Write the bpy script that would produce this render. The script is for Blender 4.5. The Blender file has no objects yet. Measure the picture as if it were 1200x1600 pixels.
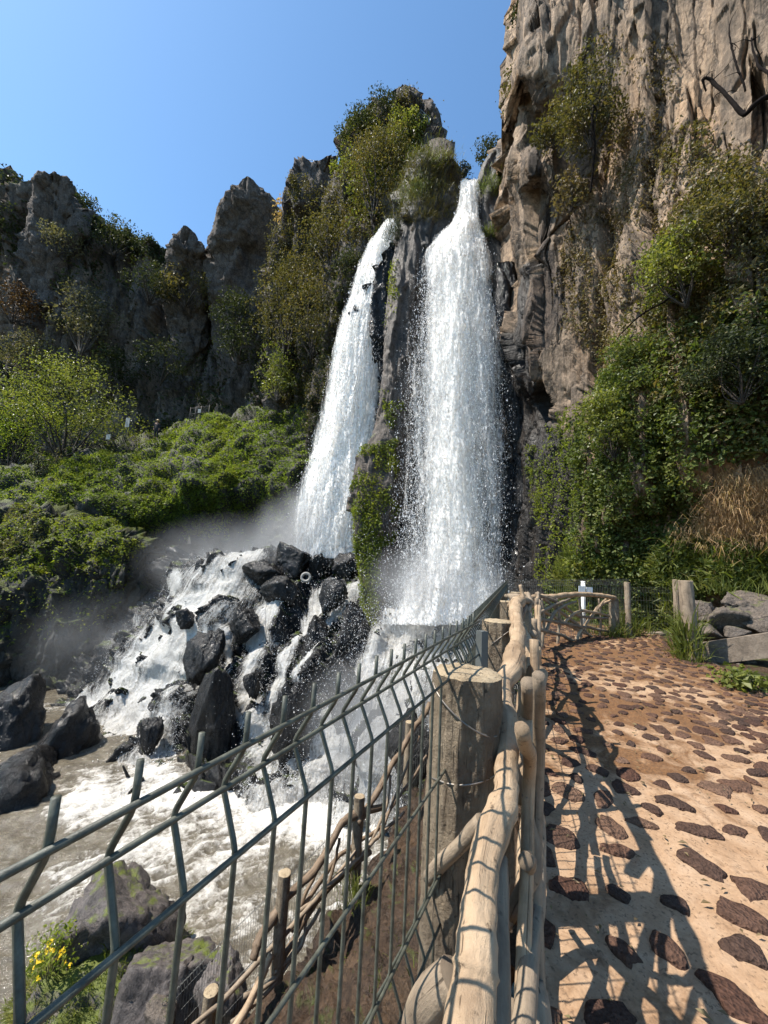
import bpy, math, random
import numpy as np
S = bpy.context.scene
rad = math.radians
random.seed(5)
# ------------------------------------------------------------------ camera, sky, sun, exposure
F_PX, PITCH, ROLL = 600.0, rad(8.1), rad(3.1)
_R0 = np.array([1., 0, 0]); _U0 = np.array([0, -math.sin(PITCH), math.cos(PITCH)])
FW = np.array([0, math.cos(PITCH), math.sin(PITCH)])
RT = math.cos(ROLL)*_R0 + math.sin(ROLL)*_U0
UP = math.cos(ROLL)*_U0 - math.sin(ROLL)*_R0
CAM = np.array([0, 0, 1.3])
cd = bpy.data.cameras.new('camera'); cam = bpy.data.objects.new('camera', cd)
S.collection.objects.link(cam); S.camera = cam
cd.sensor_fit = 'HORIZONTAL'; cd.sensor_width = 36; cd.lens = 18.0
cd.clip_start = 0.02; cd.clip_end = 2000
from mathutils import Matrix, Vector
cam.matrix_world = Matrix([[RT[0], UP[0], -FW[0], CAM[0]], [RT[1], UP[1], -FW[1], CAM[1]],
                           [RT[2], UP[2], -FW[2], CAM[2]], [0, 0, 0, 1]])
SUN_EL, SUN_AZ = rad(58), rad(-97)          # azimuth from +Y, negative = to the left
sd = np.array([math.cos(SUN_EL)*math.sin(SUN_AZ), math.cos(SUN_EL)*math.cos(SUN_AZ), math.sin(SUN_EL)])
W = bpy.data.worlds.new('World'); S.world = W; W.use_nodes = True
wn = W.node_tree.nodes; bg = wn['Background']
sky = wn.new('ShaderNodeTexSky'); sky.sky_type = 'NISHITA'; sky.sun_disc = False
sky.sun_elevation = SUN_EL; sky.sun_rotation = SUN_AZ; sky.altitude = 1500; sky.air_density = 1.2; sky.dust_density = 1.9; sky.ozone_density = 3.4
tint = wn.new('ShaderNodeMix'); tint.data_type = 'RGBA'; tint.blend_type = 'MULTIPLY'; tint.inputs[0].default_value = 1; tint.inputs[7].default_value = (.84, 1.06, 1.10, 1)
W.node_tree.links.new(sky.outputs[0], tint.inputs[6]); W.node_tree.links.new(tint.outputs[2], bg.inputs[0]); bg.inputs[1].default_value = 0.122
sl = bpy.data.lights.new('sun', 'SUN'); sl.energy = 5.0; sl.angle = rad(0.53); sl.color = (1.0, 0.94, 0.85)
so = bpy.data.objects.new('sun', sl); S.collection.objects.link(so)
so.rotation_euler = Vector(sd).to_track_quat('Z', 'Y').to_euler()
S.view_settings.view_transform = 'Standard'; S.view_settings.look = 'None'
S.view_settings.gamma = 1.0; S.view_settings.exposure = 0.88
cy = S.cycles
cy.max_bounces = 7; cy.diffuse_bounces = 4; cy.glossy_bounces = 2; cy.transmission_bounces = 3
cy.transparent_max_bounces = 24; cy.volume_bounces = 0; cy.volume_step_rate = 2.0; cy.volume_max_steps = 96
cy.use_denoising = True; cy.use_adaptive_sampling = True; cy.adaptive_threshold = 0.015
cy.caustics_reflective = False; cy.caustics_refractive = False
try: cy.denoiser = 'OPENIMAGEDENOISE'
except Exception: pass

# ------------------------------------------------------------------ helpers
def P(x, y, z):
    """a point seen at photo pixel (x, y) at distance z along the view axis, in world metres"""
    x = np.asarray(x, float); y = np.asarray(y, float); z = np.asarray(z, float)
    return CAM + z[..., None]*(((x-600)/F_PX)[..., None]*RT - ((y-800)/F_PX)[..., None]*UP + FW)
def onplane(x, y, h):
    d = (x-600)/F_PX*RT - (y-800)/F_PX*UP + FW
    return CAM + d*((h-CAM[2])/d[2])
def project(w):
    d = np.asarray(w) - CAM; z = d @ FW
    return 600+F_PX*(d @ RT)/z, 800-F_PX*(d @ UP)/z, z
def _h(ix, iy, iz, seed):
    with np.errstate(over='ignore'):
        n = (ix.astype(np.uint32)*np.uint32(374761393) + iy.astype(np.uint32)*np.uint32(668265263)
             + iz.astype(np.uint32)*np.uint32(2147483647) + np.uint32((seed*974711+1013) & 0xffffffff))
        n = (n ^ (n >> np.uint32(13)))*np.uint32(1274126177); n = n ^ (n >> np.uint32(16))
        n = n*np.uint32(2654435761); n = n ^ (n >> np.uint32(15))
    return n.astype(np.float64)/4294967295.0
def vnoise(p, seed=0):
    p = np.asarray(p, float); i = np.floor(p).astype(np.int64); f = p-i; f = f*f*f*(f*(f*6-15)+10)
    out = 0
    for a in (0, 1):
        for b in (0, 1):
            for c in (0, 1):
                w = (f[..., 0] if a else 1-f[..., 0])*(f[..., 1] if b else 1-f[..., 1])*(f[..., 2] if c else 1-f[..., 2])
                out = out + w*_h(i[..., 0]+a, i[..., 1]+b, i[..., 2]+c, seed)
    return out*2-1
def fbm(p, octv=4, seed=0, gain=.5):
    p = np.asarray(p, float); a, s, t = 1., 0., 0.
    for k in range(octv):
        s = s + a*vnoise(p*(2.03**k)+k*17.3, seed+k); t += a; a *= gain
    return s/t
def ridged(p, octv=4, seed=0):
    p = np.asarray(p, float); a, s, t = 1., 0., 0.
    for k in range(octv):
        s = s + a*(1-2*np.abs(vnoise(p*(2.07**k)+k*9.1, seed+k))); t += a; a *= .5
    return s/t
def worley(p, seed=0):
    p = np.asarray(p, float); i = np.floor(p).astype(np.int64)
    f1 = np.full(p.shape[:-1], 9.); f2 = f1.copy(); cid = np.zeros(p.shape[:-1])
    for a in (-1, 0, 1):
        for b in (-1, 0, 1):
            for c in (-1, 0, 1):
                j = i+np.array([a, b, c])
                q = np.stack([j[..., k]+_h(j[..., 0], j[..., 1], j[..., 2], seed+k+1) for k in range(3)], -1)
                d = np.linalg.norm(q-p, axis=-1); n = d < f1
                f2 = np.where(n, f1, np.minimum(f2, d)); cid = np.where(n, _h(j[..., 0], j[..., 1], j[..., 2], seed+7), cid)
                f1 = np.where(n, d, f1)
    return f1, f2, cid
def facets(p, seed=0):
    """broken rock: every cell of a Voronoi split is a tilted flat face"""
    p = np.asarray(p, float); i = np.floor(p).astype(np.int64)
    f1 = np.full(p.shape[:-1], 9.); val = np.zeros(p.shape[:-1])
    for a in (-1, 0, 1):
        for b in (-1, 0, 1):
            for c in (-1, 0, 1):
                j = i+np.array([a, b, c]); h = [_h(j[..., 0], j[..., 1], j[..., 2], seed+k) for k in range(7)]
                v = p-(j+np.stack(h[:3], -1)); d = np.linalg.norm(v*np.array([1, 1, .8]), axis=-1); n = d < f1
                pl = (h[3]-.5)*1.1+v[..., 0]*(h[4]-.5)*2.2+v[..., 1]*(h[5]-.5)*2.2+v[..., 2]*(h[6]-.5)*1.5
                val = np.where(n, pl, val); f1 = np.where(n, d, f1)
    return val
def tps(ctrl):
    """smooth depth through (px, py, z) controls: thin plate on 1/z"""
    c = np.array(ctrl, float); X = c[:, :2]/1000.; v = 1/c[:, 2]; n = len(c)
    def k(r): return np.where(r > 1e-9, r*r*np.log(r+1e-12), 0)
    K = k(np.linalg.norm(X[:, None]-X[None], axis=-1))+np.eye(n)*2e-4
    Q = np.concatenate([np.ones((n, 1)), X], 1)
    A = np.block([[K, Q], [Q.T, np.zeros((3, 3))]])
    w = np.linalg.solve(A, np.concatenate([v, np.zeros(3)]))
    lo, hi = v.min()*.8, v.max()*1.25
    def f(x, y):
        x = np.asarray(x, float); y = np.asarray(y, float); sh = x.shape
        q = np.stack([x.ravel(), y.ravel()], -1)/1000.
        o = np.zeros(len(q))
        for s in range(0, len(q), 20000):
            qq = q[s:s+20000]
            o[s:s+20000] = k(np.linalg.norm(qq[:, None]-X[None], axis=-1)) @ w[:n] + w[n] + qq @ w[n+1:]
        return (1/np.clip(o, lo, hi)).reshape(sh)
    return f
def inpoly(x, y, poly):
    x = np.asarray(x, float); y = np.asarray(y, float); r = np.zeros(x.shape, bool); n = len(poly)
    for a in range(n):
        x1, y1 = poly[a]; x2, y2 = poly[(a+1) % n]
        if y1 == y2: continue
        r ^= ((y1 > y) != (y2 > y)) & (x < (x2-x1)*(y-y1)/(y2-y1)+x1)
    return r
def segdist(x, y, line):
    """distance to a polyline of (px, py, halfwidth), in halfwidths"""
    x = np.asarray(x, float); y = np.asarray(y, float); best = np.full(x.shape, 99.)
    for (x1, y1, w1), (x2, y2, w2) in zip(line[:-1], line[1:]):
        dx, dy = x2-x1, y2-y1; t = np.clip(((x-x1)*dx+(y-y1)*dy)/(dx*dx+dy*dy), 0, 1)
        best = np.minimum(best, np.hypot(x-x1-t*dx, y-y1-t*dy)/(w1+(w2-w1)*t))
    return best
def smooth01(x, a, b):
    t = np.clip((x-a)/(b-a), 0, 1); return t*t*(3-2*t)
def poly_at(x, pts):
    p = np.array(pts, float); return np.interp(x, p[:, 0], p[:, 1])

def mesh_np(name, V, Fc, mat=None, parent=None, smooth=True, attrs=None, uv=None, loc=None, matid=None, vattr=None):
    V = np.asarray(V, np.float32).reshape(-1, 3)
    me = bpy.data.meshes.new(name); me.vertices.add(len(V)); me.vertices.foreach_set('co', V.ravel())
    if isinstance(Fc, np.ndarray):
        n, k = Fc.shape; tot = np.full(n, k); flat = Fc.ravel()
    else:
        tot = np.array([len(f) for f in Fc]); flat = np.array([i for f in Fc for i in f])
    me.loops.add(len(flat)); me.loops.foreach_set('vertex_index', flat.astype(np.int32))
    me.polygons.add(len(tot)); me.polygons.foreach_set('loop_start', np.concatenate([[0], np.cumsum(tot)[:-1]]).astype(np.int32))
    me.polygons.foreach_set('loop_total', tot.astype(np.int32))
    me.polygons.foreach_set('use_smooth', np.full(len(tot), bool(smooth)))
    if matid is not None: me.polygons.foreach_set('material_index', np.asarray(matid, np.int32))
    for k, a in (attrs or {}).items():
        at = me.attributes.new(k, 'FLOAT', 'POINT'); at.data.foreach_set('value', np.asarray(a, np.float32).ravel())
    if vattr is not None:
        at = me.attributes.new('grain', 'FLOAT_VECTOR', 'POINT'); at.data.foreach_set('vector', np.asarray(vattr, np.float32).ravel())
    if uv is not None:
        l = me.uv_layers.new(name='UVMap'); l.data.foreach_set('uv', np.asarray(uv, np.float32).reshape(-1, 2)[flat].ravel())
    me.update(calc_edges=True); me.validate()
    o = bpy.data.objects.new(name, me); S.collection.objects.link(o)
    for m in (mat if isinstance(mat, (list, tuple)) else [mat]):
        if m: me.materials.append(m)
    if parent is not None: o.parent = parent
    if loc is not None: o.location = loc
    return o
def grid_faces(nu, nv, closed=False):
    i, j = np.meshgrid(np.arange(nu if closed else nu-1), np.arange(nv-1), indexing='ij')
    i2 = (i+1) % nu
    return np.stack([i*nv+j, i2*nv+j, i2*nv+j+1, i*nv+j+1], -1).reshape(-1, 4)
def grid_normals(V):
    n = np.cross(np.gradient(V, axis=0), np.gradient(V, axis=1)); n /= np.linalg.norm(n, axis=-1, keepdims=True)+1e-9
    c = CAM-V; return np.where(np.sum(n*c, -1, keepdims=True) < 0, -n, n)
def tag(o, label=None, cat=None, group=None, kind=None):
    for k, v in (('label', label), ('category', cat), ('group', group), ('kind', kind)):
        if v: o[k] = v
    return o
def empty(name, loc, label, cat, group=None):
    o = bpy.data.objects.new(name, None); S.collection.objects.link(o); o.location = loc; o.empty_display_size = .1
    return tag(o, label, cat, group)
def copy_tree(o, parent=None):
    c = o.copy(); S.collection.objects.link(c)
    if parent is not None: c.parent = parent
    for ch in o.children: copy_tree(ch, c)
    return c
def catmull(pts, n):
    p = np.array(pts, float); p = np.concatenate([[2*p[0]-p[1]], p, [2*p[-1]-p[-2]]]); m = len(p)-3
    t = np.linspace(0, m-1e-6, n); i = np.floor(t).astype(int); f = (t-i)[:, None]
    a, b, c, d = p[i], p[i+1], p[i+2], p[i+3]
    return .5*((2*b)+(c-a)*f+(2*a-5*b+4*c-d)*f*f+(3*b-a-3*c+d)*f**3)
def tube_geo(pts, radii, seg=8, caps=True, rough=0., seed=0, rscale=6.):
    pts = np.asarray(pts, float); n = len(pts); radii = np.broadcast_to(np.asarray(radii, float), (n,))
    T = np.gradient(pts, axis=0); T /= np.linalg.norm(T, axis=1, keepdims=True)+1e-12
    ref = np.array([0, 0, 1.]) if abs(T[0][2]) < .9 else np.array([1., 0, 0])
    A = np.zeros_like(T); a = np.cross(T[0], ref); a /= np.linalg.norm(a)
    for k in range(n):
        a = a-T[k]*np.dot(a, T[k]); a /= np.linalg.norm(a)+1e-12; A[k] = a
    B = np.cross(T, A); th = np.linspace(0, 2*math.pi, seg, endpoint=False)
    dirs = A[:, None]*np.cos(th)[None, :, None]+B[:, None]*np.sin(th)[None, :, None]
    r = radii[:, None]*np.ones(seg)
    if rough:
        r = r*(1+rough*fbm(pts[:, None]*rscale+dirs*1.1, 3, seed)+rough*.55*ridged(pts[:, None]*rscale*.45+dirs*2.1, 3, seed+4))
    V = (pts[:, None]+dirs*r[..., None]).reshape(-1, 3)
    al = np.concatenate([[0], np.cumsum(np.linalg.norm(np.diff(pts, axis=0), axis=1))])
    G = np.stack([r*np.cos(th), r*np.sin(th), al[:, None]*np.ones(seg)], -1).reshape(-1, 3)+seed*.37
    i, j = np.meshgrid(np.arange(n-1), np.arange(seg), indexing='ij'); j2 = (j+1) % seg
    Fq = np.stack([i*seg+j, i*seg+j2, (i+1)*seg+j2, (i+1)*seg+j], -1).reshape(-1, 4).tolist()
    if caps:
        V = np.concatenate([V, pts[:1]-T[0]*radii[0]*.04, pts[-1:]+T[-1]*radii[-1]*.04]); G = np.concatenate([G, G[:1]*0+[[0, 0, seed*.37]], G[:1]*0+[[0, 0, al[-1]+seed*.37]]]); c0, c1 = n*seg, n*seg+1
        for k in range(seg):
            k2 = (k+1) % seg; Fq.append([c0, k2, k]); Fq.append([c1, (n-1)*seg+k, (n-1)*seg+k2])
    return V, Fq, G
class MB:
    def __init__(s): s.v, s.f, s.m, s.g, s.n = [], [], [], [], 0
    def add(s, V, Fq, mi=0, G=None):
        s.v.append(np.asarray(V, float)); s.g.append(np.asarray(V if G is None else G, float)); s.f += [[i+s.n for i in f] for f in (Fq.tolist() if isinstance(Fq, np.ndarray) else Fq)]
        s.m += [mi]*len(Fq); s.n += len(V); return s
    def tube(s, pts, radii, seg=8, caps=True, rough=0., seed=0, mi=0, rscale=6.):
        V, Fq, G = tube_geo(pts, radii, seg, caps, rough, seed, rscale); return s.add(V, Fq, mi, G)
    def box(s, c, size, rz=0., mi=0):
        c = np.asarray(c, float); h = np.asarray(size, float)/2
        v = np.array([[x, y, z] for x in (-1, 1) for y in (-1, 1) for z in (-1, 1)], float)*h
        ca, sa = math.cos(rz), math.sin(rz); v = np.stack([v[:, 0]*ca-v[:, 1]*sa, v[:, 0]*sa+v[:, 1]*ca, v[:, 2]], -1)+c
        return s.add(v, [[0, 1, 3, 2], [4, 6, 7, 5], [0, 4, 5, 1], [2, 3, 7, 6], [0, 2, 6, 4], [1, 5, 7, 3]], mi)
    def build(s, name, mat, parent=None, smooth=True, loc=None, origin=None):
        V = np.concatenate(s.v)
        if origin is not None: V = V-np.asarray(origin)
        return mesh_np(name, V, s.f, mat, parent, smooth, matid=s.m, loc=loc, vattr=np.concatenate(s.g))

# ------------------------------------------------------------------ materials
class NT:
    def __init__(s, name):
        s.m = bpy.data.materials.new(name); s.m.use_nodes = True; s.t = s.m.node_tree; s.t.nodes.clear()
    def n(s, typ, out=0, props=None, **ins):
        nd = s.t.nodes.new('ShaderNode'+typ)
        for k, v in (props or {}).items(): setattr(nd, k, v)
        for k, v in ins.items():
            key = int(k[1:]) if k[0] == 'i' and k[1:].isdigit() else k.replace('_', ' ')
            sock = nd.inputs[key]
            if isinstance(v, bpy.types.NodeSocket): s.t.links.new(v, sock)
            else: sock.default_value = (*v, 1) if isinstance(v, tuple) and len(v) == 3 and sock.type == 'RGBA' else v
        return nd.outputs[out]
    def pos(s, scale=(1, 1, 1)):
        g = s.n('NewGeometry'); return s.n('Mapping', Vector=g, Scale=scale)
    def noise(s, vec, scale=1., detail=6., rough=.6, dist=0., out=0):
        return s.n('TexNoise', out, Vector=vec, Scale=scale, Detail=detail, Roughness=rough, Distortion=dist)
    def ramp(s, fac, stops, interp='LINEAR'):
        nd = s.t.nodes.new('ShaderNodeValToRGB'); s.t.links.new(fac, nd.inputs[0]); cr = nd.color_ramp; cr.interpolation = interp
        while len(cr.elements) < len(stops): cr.elements.new(.5)
        for e, (p, c) in zip(cr.elements, stops):
            e.position = p; e.color = (*c, 1) if isinstance(c, tuple) else (c, c, c, 1)
        return nd.outputs[0]
    def mix(s, fac, a, b, mode='MIX'):
        nd = s.t.nodes.new('ShaderNodeMix'); nd.data_type = 'RGBA'; nd.blend_type = mode
        for k, v in ((0, fac), (6, a), (7, b)):
            if isinstance(v, bpy.types.NodeSocket): s.t.links.new(v, nd.inputs[k])
            else: nd.inputs[k].default_value = (*v, 1) if isinstance(v, tuple) else v
        return nd.outputs[2]
    def math(s, op, a, b=0., c=0., clamp=False):
        nd = s.t.nodes.new('ShaderNodeMath'); nd.operation = op; nd.use_clamp = clamp
        for k, v in enumerate((a, b, c)):
            if isinstance(v, bpy.types.NodeSocket): s.t.links.new(v, nd.inputs[k])
            else: nd.inputs[k].default_value = v
        return nd.outputs[0]
    def attr(s, name): 
        nd = s.t.nodes.new('ShaderNodeAttribute'); nd.attribute_name = name; return nd.outputs['Fac']
    def bump(s, h, strength=.5, dist=.05, normal=None):
        kw = dict(Height=h, Strength=strength, Distance=dist)
        if normal is not None: kw['Normal'] = normal
        return s.n('Bump', **kw)
    def bsdf(s, color, rough=.8, normal=None, spec=.5, **kw):
        d = dict(Base_Color=color, Roughness=rough); d['Specular IOR Level'] = spec
        if normal is not None: d['Normal'] = normal
        nd = s.t.nodes.new('ShaderNodeBsdfPrincipled')
        for k, v in {**d, **kw}.items():
            sock = nd.inputs[k.replace('_', ' ')]
            if isinstance(v, bpy.types.NodeSocket): s.t.links.new(v, sock)
            else: sock.default_value = (*v, 1) if isinstance(v, tuple) and len(v) == 3 else v
        return nd.outputs[0]
    def out(s, sh, vol=None):
        o = s.t.nodes.new('ShaderNodeOutputMaterial')
        if sh is not None: s.t.links.new(sh, o.inputs[0])
        if vol is not None: s.t.links.new(vol, o.inputs[1])
        return s.m

def rock_mat(name, light, mid, dark, scale=.35, streak=.5, zs=.18, rough=.85, moss=None, moss_amt=0., bump=.8, bdist=.12, spec=.3, accent=None, acc_amt=0., crack=.5, wet=None, stain=0.):
    t = NT(name); p = t.pos(); ps = t.pos((1, 1, zs))
    big = t.noise(p, scale, 5, .6, .6)
    col = t.ramp(big, [(.3, dark), (.46, mid), (.62, light), (.8, mid)])
    st = t.noise(ps, scale*4.5, 6, .65, .8)
    col = t.mix(streak, col, t.ramp(st, [(.3, dark), (.45, mid), (.58, light), (.72, tuple(min(1, c*1.15) for c in light))]))
    if accent: col = t.mix(t.math('MULTIPLY', t.ramp(t.noise(ps, scale*2.1, 5, .6, .5), [(.5, 0.), (.66, 1.)]), acc_amt), col, accent)
    fine = t.noise(p, scale*28, 8, .7)
    col = t.mix(.9, col, t.ramp(fine, [(.27, .35), (.5, .95), (.73, 1.4)]), 'MULTIPLY')
    col = t.mix(.75, col, t.ramp(t.noise(p, scale*9, 6, .7, .4), [(.32, .45), (.48, 1.), (.68, 1.3)]), 'MULTIPLY')
    wp = t.n('VectorMath', props={'operation': 'ADD'}, i0=ps, i1=t.n('VectorMath', props={'operation': 'SCALE'}, i0=t.noise(p, scale*3, 4, .6, out=1), Scale=1.1))
    if stain:
        sn = t.noise(t.n('Mapping', Vector=wp, Scale=(1, 1, .35)), scale*3.2, 6, .62, .3); col = t.mix(t.math('MULTIPLY', t.ramp(sn, [(.47, 0.), (.6, 1.)]), stain), col, tuple(c*.8 for c in dark))
    vor = t.n('TexVoronoi', props={'feature': 'DISTANCE_TO_EDGE'}, Vector=wp, Scale=scale*3.2)
    ck = t.ramp(vor, [(0., 0.), (.05, 1.)])
    col = t.mix(t.math('MULTIPLY', t.math('SUBTRACT', 1., ck), crack), col, tuple(c*.35 for c in dark))
    rg = rough
    if wet is not None:
        wn_ = t.ramp(t.noise(p, scale*2.4, 4, .6), [(.42, 0.), (.58, 1.)]); rg = t.math('MULTIPLY_ADD', wn_, wet-rough, rough)
    if moss:
        nz = t.n('SeparateXYZ', 2, Vector=t.n('NewGeometry', 1))
        mm = t.math('ADD', t.math('MULTIPLY', nz, .55), t.noise(p, scale*3.3, 6, .65))
        mk = t.ramp(t.math('ADD', mm, moss_amt-.5), [(.42, 0.), (.58, 1.)])
        mc = t.mix(t.noise(p, scale*40, 4, .6), tuple(c*.35 for c in moss), tuple(c*1.5 for c in moss))
        col = t.mix(mk, col, mc)
    h = t.math('ADD', t.math('MULTIPLY', t.noise(ps, scale*7, 9, .68, .4), 1.), t.math('MULTIPLY', ck, .12*crack))
    nrm = t.bump(h, bump, bdist)
    nrm = t.bump(fine, bump*.7, bdist*.2, nrm)
    return t.out(t.bsdf(col, rg, nrm, spec))
def leaf_mat(name, stops, trans=.35, rough=.5, spec=.35, wscale=.5):
    t = NT(name); g = t.n('NewGeometry', 'Random Per Island') if False else None
    nd = t.t.nodes.new('ShaderNodeNewGeometry'); rnd = nd.outputs['Random Per Island']
    big = t.noise(nd.outputs['Position'], wscale, 3, .6)
    f = t.math('ADD', t.math('MULTIPLY', rnd, .55), t.math('MULTIPLY_ADD', big, 1.3, -.42))
    col = t.ramp(f, stops)
    b = t.bsdf(col, rough, None, spec)
    tr = t.n('BsdfTranslucent', Color=t.mix(1., col, (1.5, 1.6, .7), 'MULTIPLY'))
    return t.out(t.n('MixShader', i0=trans, i1=b, i2=tr))
def plain_mat(name, col, rough=.6, var=.25, scale=8., bump=.2, bdist=.01, spec=.4, metal=0.):
    t = NT(name); p = t.pos(); n = t.noise(p, scale, 6, .65)
    c = t.mix(1., t.ramp(n, [(.3, 1-var), (.7, 1+var)]), col, 'MULTIPLY')
    return t.out(t.bsdf(c, rough, t.bump(t.noise(p, scale*5, 5, .7), bump, bdist), spec, Metallic=metal))
def wood_mat(name, light, mid, dark, bump=.7, bdist=.006, rough=.8, along=.09, scale=60., rugged=.5, spots=.6):
    t = NT(name); nd = t.t.nodes.new('ShaderNodeAttribute'); nd.attribute_name = 'grain'; gv = nd.outputs['Vector']
    g = t.pos()
    fib = t.noise(t.n('Mapping', Vector=gv, Scale=(1, 1, along)), scale, 8, .7, .6)
    blot = t.noise(g, 11., 5, .6, .4)
    col = t.ramp(fib, [(.28, dark), (.43, mid), (.55, light), (.8, light)])
    col = t.mix(.5, col, t.ramp(blot, [(.32, dark), (.44, mid), (.56, light)]))
    sp = t.noise(g, 55., 4, .6); col = t.mix(t.ramp(sp, [(.62, 0.), (.7, spots)]), col, tuple(c*.35 for c in dark))
    ck = t.noise(t.n('Mapping', Vector=gv, Scale=(1, 1, along*.28)), scale*1.5, 4, .6, .3); ckm = t.ramp(ck, [(.33, 1.), (.385, 0.)])
    col = t.mix(t.math('MULTIPLY', ckm, .75), col, tuple(c*.4 for c in dark))
    grime = t.noise(g, 4.5, 5, .65, .5); col = t.mix(t.ramp(grime, [(.5, 0.), (.68, .55)]), col, tuple(c*1.1 for c in dark))
    h = t.math('ADD', fib, t.math('MULTIPLY', t.noise(g, 70., 7, .75), rugged)); h = t.math('SUBTRACT', h, t.math('MULTIPLY', ckm, .8))
    return t.out(t.bsdf(col, rough, t.bump(h, bump, bdist), .3))
# ------------------------------------------------------------------ shared materials
M = {}
M['cliff'] = rock_mat('cliff_rock', (.40, .285, .19), (.25, .185, .13), (.05, .042, .036), .34, .72, .10, .88, bump=1., bdist=.22, accent=(.46, .29, .165), acc_amt=.7, crack=.7, stain=.55)
M['slab'] = rock_mat('slate_rock', (.20, .17, .145), (.13, .115, .105), (.05, .047, .047), .35, .65, .1, .8, bump=.7, bdist=.12, crack=.4)
M['wet'] = rock_mat('wet_black_rock', (.026, .024, .023), (.015, .0145, .0145), (.006, .006, .0065), .8, .4, .35, .42, moss=(.055, .075, .012), moss_amt=-.02, bump=.9, bdist=.12, spec=.28, wet=.16, crack=.3)
M['wetrock'] = rock_mat('wet_boulder', (.026, .024, .023), (.015, .0145, .0145), (.006, .006, .0065), 1.1, .3, .6, .42, bump=1., bdist=.07, spec=.28, wet=.14, crack=.3)
M['mossrock'] = rock_mat('mossy_rock', (.09, .08, .07), (.055, .05, .045), (.02, .02, .02), .7, .4, .3, .6, moss=(.09, .105, .018), moss_amt=.14, bump=.9, bdist=.12)
M['pillar'] = rock_mat('pillar_rock', (.14, .108, .085), (.085, .07, .058), (.022, .021, .021), .6, .65, .12, .55, moss=(.09, .11, .02), moss_amt=.13, bump=.9, bdist=.14)
M['far'] = rock_mat('far_cliff_rock', (.17, .135, .105), (.11, .092, .077), (.035, .034, .032), .16, .6, .16, .9, moss=(.05, .065, .022), moss_amt=.13, bump=1., bdist=.4, accent=(.30, .20, .12), acc_amt=.5)
M['spire'] = rock_mat('spire_rock', (.145, .118, .10), (.10, .085, .074), (.04, .037, .034), .28, .5, .35, .9, moss=(.05, .06, .025), moss_amt=-.08, bump=1., bdist=.3)
M['earth'] = rock_mat('dark_earth', (.10, .06, .033), (.055, .033, .02), (.02, .013, .009), 1.3, .2, 1., .75, moss=(.07, .09, .02), moss_amt=-.12, bump=1., bdist=.08, wet=.35)
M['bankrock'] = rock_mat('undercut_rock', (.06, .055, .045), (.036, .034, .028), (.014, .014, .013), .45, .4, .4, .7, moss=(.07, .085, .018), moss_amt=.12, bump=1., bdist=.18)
M['grayrock'] = rock_mat('grey_rock', (.175, .135, .102), (.105, .085, .07), (.06, .055, .05), 1.6, .4, .5, .85, bump=.9, bdist=.05, moss=(.09, .10, .03), moss_amt=-.08)

def wet_shade_zone(mat):
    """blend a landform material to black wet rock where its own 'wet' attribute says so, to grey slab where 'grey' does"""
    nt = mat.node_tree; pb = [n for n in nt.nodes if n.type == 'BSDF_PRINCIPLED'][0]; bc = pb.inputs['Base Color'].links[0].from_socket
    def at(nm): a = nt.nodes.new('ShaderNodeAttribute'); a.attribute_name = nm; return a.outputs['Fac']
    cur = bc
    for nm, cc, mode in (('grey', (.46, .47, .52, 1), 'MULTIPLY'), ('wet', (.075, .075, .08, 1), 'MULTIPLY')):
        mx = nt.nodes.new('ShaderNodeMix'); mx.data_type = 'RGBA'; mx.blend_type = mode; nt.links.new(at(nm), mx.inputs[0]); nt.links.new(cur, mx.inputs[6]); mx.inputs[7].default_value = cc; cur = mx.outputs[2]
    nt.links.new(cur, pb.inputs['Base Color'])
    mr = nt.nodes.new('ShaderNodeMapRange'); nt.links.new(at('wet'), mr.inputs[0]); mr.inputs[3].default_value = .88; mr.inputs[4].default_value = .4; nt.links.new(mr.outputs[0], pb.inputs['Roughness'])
wet_shade_zone(M['cliff'])
def sheet(name, V, mat, disp=None, label=None, cat=None, kind='structure', attrs=None, smooth=True):
    """a landform: grid of world points pushed out along its normals, tagged as setting"""
    if disp is not None:
        N = grid_normals(V); V = V+N*disp(V)[..., None]
    o = mesh_np(name, V.reshape(-1, 3), grid_faces(V.shape[0], V.shape[1]), mat, smooth=smooth, attrs=attrs)
    tag(o, label, cat, kind=kind); return o, V
def wrapped(V, side, n=10, back=6., away=2.):
    """bend the edge of a landform round to the back so that it has a real flank"""
    e = V[0] if side == 'left' else V[-1]; s = 1. if side == 'left' else -1.
    t = np.linspace(1, 0, n, endpoint=False)[:, None, None] if side == 'left' else np.linspace(0, 1, n+1)[1:, None, None]
    W_ = e[None]+FW*back*t**.8+RT*s*away*t**2
    return np.concatenate([W_, V] if side == 'left' else [V, W_], 0)
def topped(V, n=8, back=8., drop=4.):
    e = V[:, 0]; t = np.linspace(1, 0, n, endpoint=False)[None, :, None]
    return np.concatenate([e[:, None]+np.array([0, 1., 0])*back*t-np.array([0, 0, 1.])*drop*t**2, V], 1)
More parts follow.
